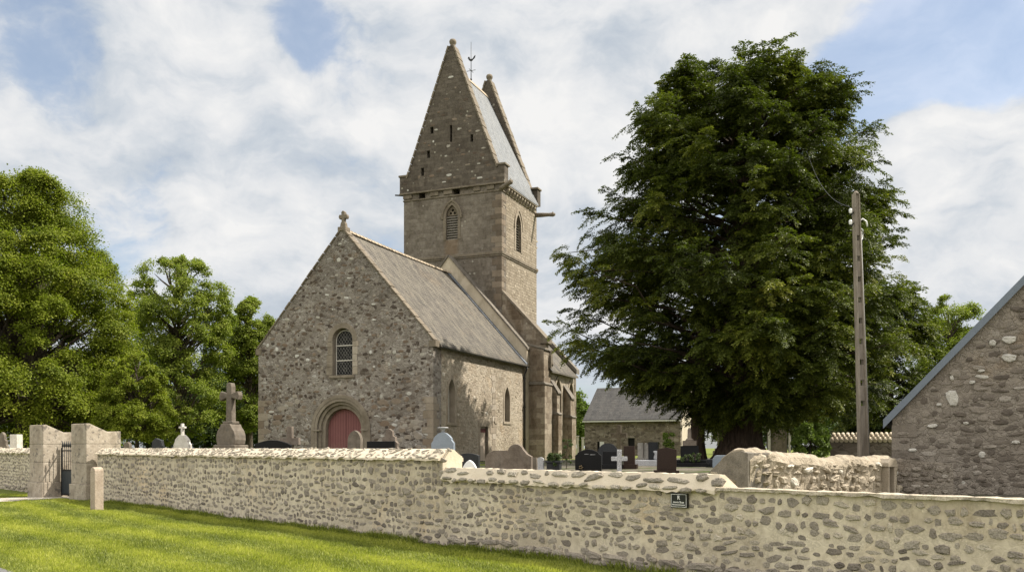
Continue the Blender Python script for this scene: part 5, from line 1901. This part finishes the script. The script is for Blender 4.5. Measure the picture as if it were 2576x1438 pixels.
# ------------------------------------------------------------------ graves
def prof_of(kind, w_, h_):
    x = w_ / 2
    if kind == 'rect':
        return [(-x, 0), (-x, h_), (x, h_), (x, 0)]
    if kind == 'seg':
        r = [(-x, 0), (-x, h_ * .86)]
        for i in range(1, 8):
            u = -1 + 2 * i / 8
            r.append((x * u, h_ * .86 + h_ * .14 * (1 - u * u)))
        return r + [(x, h_ * .86), (x, 0)]
    if kind == 'round':
        zs = h_ - x
        return arch(0, x, 0, zs, None, 8)
    if kind == 'gothic':
        return arch(0, x, 0, h_ - x * 1.25, None if h_ < x else 1.28 * x, 8)
    if kind == 'peak':
        return [(-x, 0), (-x, h_ * .9), (0, h_), (x, h_ * .9), (x, 0)]
    if kind == 'shoulder':
        return [(-x, 0), (-x, h_ * .72), (-x * .8, h_ * .8), (-x * .8, h_ * .84)] + [(x * .8 * u, h_ * .84 + h_ * .16 * (1 - u * u)) for u in (-.8, -.4, 0, .4, .8)] + [(x * .8, h_ * .84), (x * .8, h_ * .8), (x, h_ * .72), (x, 0)]
    if kind == 'hump':
        pts = [(-x, 0), (-x * 1.02, h_ * .5)]
        for i in range(1, 9):
            a_ = PI - PI * i / 9 * .62
            pts.append((-x * .42 + x * .58 * math.cos(a_), h_ * .55 + h_ * .25 * math.sin(a_)))
        pts.append((-x * .06, h_ * .80))
        for i in range(0, 10):
            a_ = PI * .9 - PI * .75 * i / 9
            pts.append((x * .32 + x * .36 * math.cos(a_), h_ * .70 + h_ * .30 * math.sin(a_)))
        pts += [(x * .8, h_ * .70), (x, h_ * .62), (x, 0)]
        return pts
    if kind == 'slant':
        return [(-x, 0), (-x * .8, h_ * .9), (-x * .3, h_), (x * .5, h_ * .93), (x * .85, h_ * .6), (x, 0)]
    if kind == 'cross':
        a, b = x * .28, h_ * .16
        zc = h_ * .66
        return [(-a, 0), (-a, zc - b / 2), (-x, zc - b / 2), (-x, zc + b / 2), (-a, zc + b / 2), (-a, h_), (a, h_), (a, zc + b / 2), (x, zc + b / 2), (x, zc - b / 2), (a, zc - b / 2), (a, 0)]
    if kind == 'ornate':
        L_ = [(-x, 0), (-x, h_ * .42), (-x * .86, h_ * .5), (-x * .9, h_ * .6), (-x * .66, h_ * .66), (-x * .66, h_ * .76), (-x * .4, h_ * .8), (-x * .36, h_ * .92), (-x * .16, h_ * .97), (0, h_)]
        return L_ + [(-a, b) for a, b in L_[-2::-1]]


def grave(name, x0, x1, yt, Y, kind, matk, label, cat='gravestone', th=.14, rz=-18, base=True, basemat=None, group=None, ztop=None):
    p = at((x0 + x1) / 2, 1125, Y)
    g = gz(p.x, p.y)
    w_ = (x1 - x0) / F * Y / max(.5, math.cos(math.radians(rz) - math.atan2(p.x, p.y) * 0 )) * (1.0)
    h_ = EYE + (HY - yt) / F * Y - g
    o = thing(name, (p.x, p.y, g), label, cat, math.radians(rz), group)
    tr = random.Random(int(x0 * 7 + yt))
    o.rotation_euler = (tr.gauss(0, .018), tr.gauss(0, .014), math.radians(rz + tr.gauss(0, 3)))
    mb = MB()
    hb = .16 if base else 0.0
    mb.plate([(a, b + hb) for a, b in prof_of(kind, w_, h_ - hb)], [], (0, -th / 2, 0), EX, EZ, -EY, th)
    mb.build('slab' if kind != 'cross' else 'shaft', matk, o, .012)
    if base:
        mb = MB(); mb.box(-w_ / 2 - .08, w_ / 2 + .08, -th / 2 - .1, th / 2 + .1, -.2, hb); mb.build('plinth', basemat or matk, o, .012)
    return o, w_, h_


# over the tall wall, left to right
o, w_, h_ = grave('headstone', -12, 25, 1086, 40, 'ornate', 'greystone', 'ornate scrolled grey headstone at the far left edge above the wall')
o, w_, h_ = grave('obelisk_stone', 33, 52, 1092, 39, 'rect', 'palestone', 'stubby pale stone stele left of the gate piers', th=.35)
grave('headstone', 313, 330, 1111, 34, 'round', 'greystone', 'tiny round topped stone just right of the gate piers')
o, w_, h_ = grave('headstone', 378, 420, 1101, 33, 'slant', 'darkgranite', 'small dark headstone with sloping shoulder right of the gate piers')
o, w_, h_ = grave('headstone', 438, 481, 1092, 33, 'shoulder', 'palestone', 'white stone memorial with small cross on top left of the tall calvary', th=.2)
mb = MB(); mb.plate([(a, b + h_ - .02) for a, b in prof_of('cross', .26, .42)], [], (0, -.06, 0), EX, EZ, -EY, .12); mb.build('small_cross', 'palestone', o, .01)

# tall calvary
Yc = 33.0
p = at(581, 1125, Yc)
g = gz(p.x, p.y)
cv = thing('calvary', (p.x, p.y, g), 'tall weathered stone cross on a bulbous pedestal left of the church', 'monument', math.radians(-24))
hT = EYE + (HY - 962) / F * Yc - g
k = F / Yc
z_ = lambda y: EYE + (HY - y) / F * Yc - g
mb = MB()
mb.plate([(-.14, z_(1070)), (-.115, z_(1000)), (-.42, z_(1008)), (-.46, z_(996)), (-.40, z_(984)), (-.115, z_(990)), (-.12, z_(968)), (-.05, z_(962)), (.08, z_(963)), (.12, z_(972)), (.115, z_(990)), (.40, z_(984)), (.46, z_(994)), (.42, z_(1006)), (.115, z_(1000)), (.14, z_(1070))],
         [], (0, -.12, 0), EX, EZ, -EY, .24)
mb.build('cross', 'greystone', cv, .025)
mb = MB()
mb.plate([(-.40, z_(1118)), (-.445, z_(1106)), (-.435, z_(1094)), (-.38, z_(1083)), (-.27, z_(1074)), (-.21, z_(1066)), (.21, z_(1066)), (.27, z_(1074)), (.38, z_(1083)), (.435, z_(1094)), (.445, z_(1106)), (.40, z_(1118))], [], (0, -.3, 0), EX, EZ, -EY, .6)
mb.box(-.23, .23, -.2, .2, z_(1066), z_(1059))
mb.build('pedestal', 'greystone', cv, .03)
mb = MB(); mb.box(-.5, .5, -.38, .38, z_(1130), z_(1118) - .002); mb.box(-.62, .62, -.5, .5, -.2, z_(1130) - .002)
mb.build('base', 'greystone', cv, .03)

grave('headstone', 641, 733, 1106, 30, 'seg', 'blackgranite', 'long low polished black headstone below the left corner of the gable', th=.12, rz=-12)
grave('grave_cross', 707, 757, 1072, 31, 'cross', 'brownstone', 'brown lichened stone cross left of the church door', 'cross', th=.16, base=True, rz=-14)
grave('headstone', 874, 909, 1082, 30, 'gothic', 'greystone', 'pale grey arched slab standing before the maroon door', th=.14, rz=-34)
grave('headstone', 924, 995, 1109, 29, 'rect', 'blackgranite', 'black rectangular headstone right of the church door', th=.12, rz=-10)
grave('headstone', 954, 1005, 1077, 33, 'ornate', 'brownstone', 'ornate scalloped brown headstone behind the black rectangular one', th=.18, rz=-18)
o, w_, h_ = grave('headstone', 1087, 1144, 1086, 27, 'shoulder', 'bluegranite', 'blue grey granite headstone with a stone urn at the corner of the church', th=.18, rz=-14)
mb = MB(); mb.lathe([(.05, h_ - .01), (.045, h_ + .05), (.06, h_ + .09), (.17, h_ + .12), (.16, h_ + .145), (.03, h_ + .15)], (.0, 0, 0), 12); mb.build('urn', 'lightgranite', o)

# over the lower coping
grave('headstone', 1151, 1206, 1139, 27, 'seg', 'darkgranite', 'dark grey granite headstone behind the white rounded plaque', th=.14)
p = at(1182, 1125, 21); g = gz(p.x, p.y)
o = thing('plaque', (p.x, p.y, g), 'white rounded marble plaque just above the low coping', 'plaque', math.radians(-20))
h_ = EYE + (HY - 1155) / F * 21 - g
mb = MB(); mb.plate(arch(0, .19, 0, h_ - .3, .32, 8), [], (0, -.04, 0), EX, EZ, -EY, .07); mb.build('slab', 'whitemarble', o, .02)
mb = MB(); mb.box(-.22, .22, -.12, .12, -.15, .12); mb.build('plinth', 'lightgranite', o, .01)
grave('headstone', 1223, 1337, 1116, 24, 'hump', 'brownstone', 'large brown double humped headstone in front of the nave side wall', th=.2, rz=-16)
for (x0, x1, yt, Y, kd, mk, lab) in ((1342, 1352, 1150, 26, 'rect', 'greystone', 'narrow small grey stone right of the double humped headstone'),
                                     (1352, 1368, 1149, 27, 'seg', 'lightgranite', 'small light grey stone beside the planter')):
    grave('headstone', x0, x1, yt, Y, kd, mk, lab, th=.1)
p = at(1394, 1125, 27); g = gz(p.x, p.y)
o = thing('planter', (p.x, p.y, g), 'grey stone planter box below the chancel buttress', 'planter', math.radians(-15))
h_ = EYE + (HY - 1158) / F * 27 - g
mb = MB()
mb.plate([(-.2, -.1), (-.2, h_), (.2, h_), (.2, -.1)], [], (0, -.16, 0), EX, EZ, -EY, .32); mb.box(-.23, .23, -.19, .19, h_ - .07, h_ - .001)
mb.build('box', 'darkgranite', o, .012)
env = Env(1394, 27, g + h_, [1140, 1148, 1158], [1388, 1378, 1380], [1400, 1411, 1408], .9)
broadleaf('shrub', env, 'small clipped green shrub growing in the grey planter', 'shrub', 'darkleaf', 26, 160, (.08, .14), (.03, .05), .02, 301)
p = at(1417, 1125, 29); g = gz(p.x, p.y)
env = Env(1425, 30, g, [1105, 1120, 1140, 1165], [1421, 1418, 1419, 1422], [1430, 1434, 1433, 1428], .9)
broadleaf('rose_bush', env, 'thin wispy rose bush by the chancel wall', 'bush', 'darkleaf', 16, 60, (.06, .12), (.03, .05), .015, 302)

o, w_, h_ = grave('headstone', 1448, 1513, 1129, 25, 'shoulder', 'blackgranite', 'broad black headstone with a brass flower left of the granite cross', th=.12, rz=-10)
mb = MB()
for i in range(5):
    a_ = 2 * PI * i / 5
    mb.lathe([(.0, -.012), (.035, 0), (.0, .02)], (-.2 + .04 * math.cos(a_), -.09, .28 + .04 * math.sin(a_)), 6)
mb.build('brass_flower', 'bronze', o)
mb = MB(); mb.box(-.1, .02, -.075, -.062, h_ * .82, h_ * .835); mb.box(.06, .2, -.075, -.062, h_ * .80, h_ * .815); mb.build('inscription', 'lightgranite', o)
grave('headstone', 1505, 1554, 1114, 34, 'round', 'darkgranite', 'dark grey arched headstone rising behind the granite cross', th=.14)
grave('headstone', 1516, 1560, 1135, 29, 'rect', 'blackgranite', 'plain black slab directly behind the granite cross', th=.14, rz=-8)
grave('grave_cross', 1538, 1578, 1130, 22.5, 'cross', 'lightgranite', 'light speckled granite cross standing behind the low coping', 'cross', th=.12, rz=-8, base=True)
grave('headstone', 1570, 1597, 1121, 29, 'rect', 'redgranite', 'tall narrow dark slab right of the granite cross', th=.16, rz=-12)
grave('headstone', 1605, 1618, 1113, 44, 'rect', 'palestone', 'left one of two pale upright slabs before the cottage', th=.14)
grave('headstone', 1619, 1631, 1113, 44, 'seg', 'palestone', 'right one of two pale upright slabs before the cottage', th=.14)
grave('headstone', 1633, 1656, 1111, 40, 'rect', 'darkgranite', 'tall dark grey stele left of the bright young shrub', th=.3)
p = at(1640, 1125, 33); g = gz(p.x, p.y)
o = thing('tomb', (p.x, p.y, g), 'low pale tomb slab with vase among the dark headstones', 'tomb', math.radians(-20))
mb = MB(); mb.box(-.55, .5, -.6, .6, -.2, .22); mb.build('slab', 'lightgranite', o, .02)
mb = MB(); mb.lathe([(.1, .22), (.14, .3), (.1, .45), (.16, .55), (.12, .56)], (.2, 0, 0), 10); mb.build('vase', 'lightgranite', o)
grave('headstone', 1653, 1700, 1124, 24.5, 'peak', 'redgranite', 'brown red polished headstone with shallow peaked top', th=.14, rz=-14)
o, w_, h_ = grave('stele', 1713, 1757, 1117, 34, 'peak', 'blackgranite', 'black stele topped with a small column near the yew', 'gravestone', .3, -10)
mb = MB(); mb.box(-.26, .26, -.18, .18, h_ - .05, h_ + .14); mb.lathe([(.17, h_ + .14), (.13, h_ + .2), (.075, h_ + .24), (.07, h_ + .55), (.03, h_ + .63)], (0, 0, 0), 10); mb.build('column', 'brownstone', o)
p = at(1745, 1125, 31); g = gz(p.x, p.y)
o = thing('tomb', (p.x, p.y, g), 'long low black tomb slab in front of the black stele', 'tomb', math.radians(-20))
mb = MB(); mb.box(-.7, .55, -.6, .6, -.2, .16); mb.box(-.62, .48, -.5, .5, .162, .26); mb.build('slab', 'blackgranite', o, .015)
rng_ = random.Random(2)
for i, (x, Y) in enumerate(((1728, 30.6), (1748, 30.4))):
    p = at(x, 1125, Y); g = gz(p.x, p.y) + .26
    env = Env(x, Y, g, [1142 - i * 3, 1149, 1158], [x - 5, x - 9, x - 7], [x + 5, x + 10, x + 8], .9)
    broadleaf('flower_pot', env, ('dark potted plant left on the black tomb slab', 'dark potted plant right on the black tomb slab')[i], 'plant', 'darkleaf', 14, 90, (.05, .09), (.03, .05), .012, 310 + i)

# monument stele and tomb chapel behind the yew trunk
Ym = 60
o, w_, h_ = grave('monument', 1804, 1830, 1072, Ym, 'rect', 'greystone', 'tall grey funerary monument left of the yew trunk', 'monument', .55, -8, False)
mb = MB(); mb.box(-.62, .62, -.5, .5, -.2, .45); mb.box(-.5, .5, -.42, .42, .452, .62); mb.box(-.48, .48, -.38, .38, h_ - .12, h_ + .0); mb.build('plinth', 'greystone', o, .02)
mb = MB(); mb.plate([(a, b + h_) for a, b in prof_of('cross', .3, .5)], [], (0, -.05, 0), EX, EZ, -EY, .1); mb.build('cross', 'greystone', o)
p = at(1964, 1125, 58); g = gz(p.x, p.y)
o = thing('tomb_chapel', (p.x, p.y, g), 'small grey tomb chapel with a panelled front right of the yew trunk', 'tomb', math.radians(-6))
h_ = EYE + (HY - 1068) / F * 58 - g
mb = MB(); mb.box(-.62, .42, 0, 1.4, -.2, h_ - .15); mb.build('body', 'greystone', o, .02)
mb = MB(); mb.box(.5, .62, -.1, .1, -.2, h_ - .16); mb.box(-.78, -.66, -.1, .1, -.2, h_ - .16); mb.build('column', 'palestone', o, .01)
mb = MB(); mb.box(-.82, .72, -.16, 1.5, h_ - .148, h_); mb.build('cornice', 'greystone', o, .02)
mb = MB(); mb.box(-.5, .3, -.03, .002, .3, h_ - .3); mb.build('panel', 'brownstone', o, .01)
p = at(1817, 1125, 30); g = gz(p.x, p.y)
o = thing('tomb', (p.x, p.y, g), 'pale bluish tomb slab beside the end of the old wall', 'tomb', math.radians(-15))
mb = MB(); mb.plate([(-.3, -.1), (-.3, .3), (-.22, .42), (.3, .42), (.4, .3), (.4, -.1)], [], (0, -.5, 0), EX, EZ, -EY, 1.0); mb.build('slab', 'bluegranite', o, .02)
p = at(1791, 1125, 31); g = gz(p.x, p.y)
o = thing('tomb', (p.x, p.y, g), 'dark grey box tomb left of the pale bluish slab', 'tomb', math.radians(-15))
mb = MB(); mb.box(-.2, .2, -.4, .4, -.15, .28); mb.build('slab', 'darkgranite', o, .015)
grave('grave_cross', 1537, 1577, 1068, 55, 'cross', 'brownstone', 'old weathered cross in front of the cottage wall', 'cross', .2, -6, True)

# ------------------------------------------------------------------ trees and shrubs
env = Env(1865, 41, .97, [160, 178, 212, 275, 370, 470, 560, 650, 720, 800, 880, 930, 965, 1000, 1030, 1060],
          [1820, 1725, 1665, 1620, 1545, 1495, 1450, 1385, 1360, 1362, 1385, 1440, 1590, 1730, 1785, 1800],
          [1950, 2020, 2090, 2150, 2200, 2235, 2235, 2215, 2230, 2245, 2255, 2250, 2250, 2240, 2210, 2120], .95, .3, 5.0)
conifer('yew_tree', env, 'huge dark green churchyard yew towering right of the church', 'tree', 450, 22, 2, .92, second=(-1.9, .6, .36), L=(.6, 1.25), leaf=(.085, .14), ntw=15, nlf=11, spread=.52)
env = Env(2235, 52, .97, [690, 760, 850, 950, 1040, 1090], [2200, 2150, 2110, 2090, 2090, 2110], [2262, 2290, 2322, 2335, 2330, 2300], .95, .4)
conifer('conifer', env, 'dense dark conifer between the yew and the barn roof', 'tree', 70, 13, 12, .4, zoff=1.0, leaf=(.14, .22))

env = Env(60, 46, .97, [436, 480, 560, 640, 740, 820, 900, 980, 1050, 1100], [30, -40, -100, -150, -200, -230, -240, -240, -230, -200], [92, 150, 212, 255, 310, 335, 345, 345, 335, 300], .95, .05)
broadleaf('lime_tree', env, 'big bright green lime tree at the left edge', 'tree', 'lime', 225, 2000, (.75, 1.25), (.085, .135), .42, 21, inner=.5)
env = Env(450, 62, .97, [648, 680, 740, 800, 880, 960, 1040, 1100], [430, 355, 315, 320, 335, 345, 350, 370], [470, 535, 578, 590, 590, 580, 570, 560], .95, .1)
broadleaf('ash_tree', env, 'airy light green tree with see through crown beyond the calvary', 'tree', 'ash', 130, 800, (.5, .95), (.10, .155), .3, 22, inner=.4)
env = Env(628, 66, .97, [748, 790, 850, 920, 1000, 1090], [612, 575, 562, 558, 560, 570], [660, 688, 700, 702, 700, 690], .95, .1)
broadleaf('ash_tree', env, 'smaller light green tree half hidden by the church gable', 'tree', 'ash', 100, 750, (.5, .9), (.10, .16), .25, 23, inner=.4)
env = Env(345, 41, .95, [885, 930, 1000, 1060, 1105], [325, 280, 250, 235, 235], [365, 400, 430, 445, 450], .9, .05)
broadleaf('bush', env, 'tall feathery green bush behind the right gate pier', 'bush', 'lime', 150, 620, (.3, .6), (.06, .10), .1, 24)
for i, (ax, Yt, top, l_, r_, lab) in enumerate(((180, 75, 880, 40, 320, 'dark tree filling the shade behind the big lime'), (520, 78, 950, 420, 620, 'dark low tree behind the calvary cross'), (650, 74, 960, 590, 720, 'dark low tree behind the left church corner'), (375, 80, 930, 290, 470, 'dark tree behind the feathery bush'), (575, 88, 800, 470, 690, 'tree filling the gap between the two ash trees'))):
    hgt = 1110 - top
    env = Env(ax, Yt, .97, [top, top + hgt * .3, top + hgt * .65, 1110], [ax - 20, l_ + 20, l_, l_ + 10], [ax + 20, r_ - 20, r_, r_ - 10], .7, .1)
    broadleaf('background_tree', env, lab, 'tree', 'darkleaf', 60, 520, (.9, 1.5), (.18, .28), .3, 30 + i, inner=.2)
env = Env(2385, 66, .97, [745, 785, 840, 900, 980, 1070], [2372, 2325, 2295, 2285, 2285, 2300], [2415, 2455, 2475, 2485, 2490, 2480], .95, .1)
broadleaf('ash_tree', env, 'light green tree showing above the barn roof', 'tree', 'ash', 110, 750, (.5, .95), (.10, .16), .25, 25, inner=.3)
for i, (x0, x1, Yh, yt, lab) in enumerate(((1500, 1800, 96, 1075, 'dark hedge behind the cottage and the yew trunk'), (1800, 2120, 84, 1030, 'dark hedge behind the tomb chapel and laurel bush'), (2080, 2330, 66, 1060, 'dark hedge behind the tiled wall'), (-420, 130, 70, 1040, 'dark hedge beyond the big lime tree'))):
    env = Env((x0 + x1) / 2, Yh, .97, [yt, yt + 6, 1100, 1118], [x0 + 12, x0 + 3, x0, x0], [x1 - 12, x1 - 3, x1, x1], .22, 0)
    broadleaf('hedge', env, lab, 'hedge', 'darkleaf', 90, 360, (.7, 1.2), (.14, .22), .1, 60 + i, inner=.05)
env = Env(2038, 37, .97, [1064, 1080, 1100, 1150], [2020, 1997, 1990, 1992], [2056, 2076, 2086, 2084], .9, .02)
broadleaf('bush', env, 'rounded glossy laurel bush behind the old wall', 'bush', 'bright', 60, 420, (.2, .38), (.06, .1), .05, 26)
env = Env(1682, 36, .97, [1088, 1098, 1112, 1128], [1674, 1668, 1670, 1678], [1688, 1697, 1695, 1686], .9, .02)
broadleaf('young_shrub', env, 'small bright lime green shrub among the graves', 'shrub', 'bright', 26, 130, (.09, .16), (.04, .07), .02, 27)
for i, (ax, Yt, top, l_, r_, lab, mk) in enumerate(((1462, 92, 985, 1430, 1500, 'bright tree in the gap between chancel and cottage', 'bright'),
                                                   (1900, 95, 990, 1790, 2010, 'leafy tree far behind the yew trunk', 'ash'), (2130, 88, 985, 2020, 2260, 'leafy tree far behind the laurel bush', 'bright'),
                                                   (2480, 90, 900, 2380, 2600, 'leafy tree far behind the barn', 'ash'))):
    hgt = 1112 - top
    env = Env(ax, Yt, .97, [top, top + hgt * .3, top + hgt * .65, 1112], [ax - 15, l_ + 15, l_, l_ + 8], [ax + 15, r_ - 15, r_, r_ - 8], .8, .1)
    broadleaf('background_tree', env, lab, 'tree', mk, 46, 460, (.8, 1.4), (.18, .28), .25, 40 + i, inner=.25)
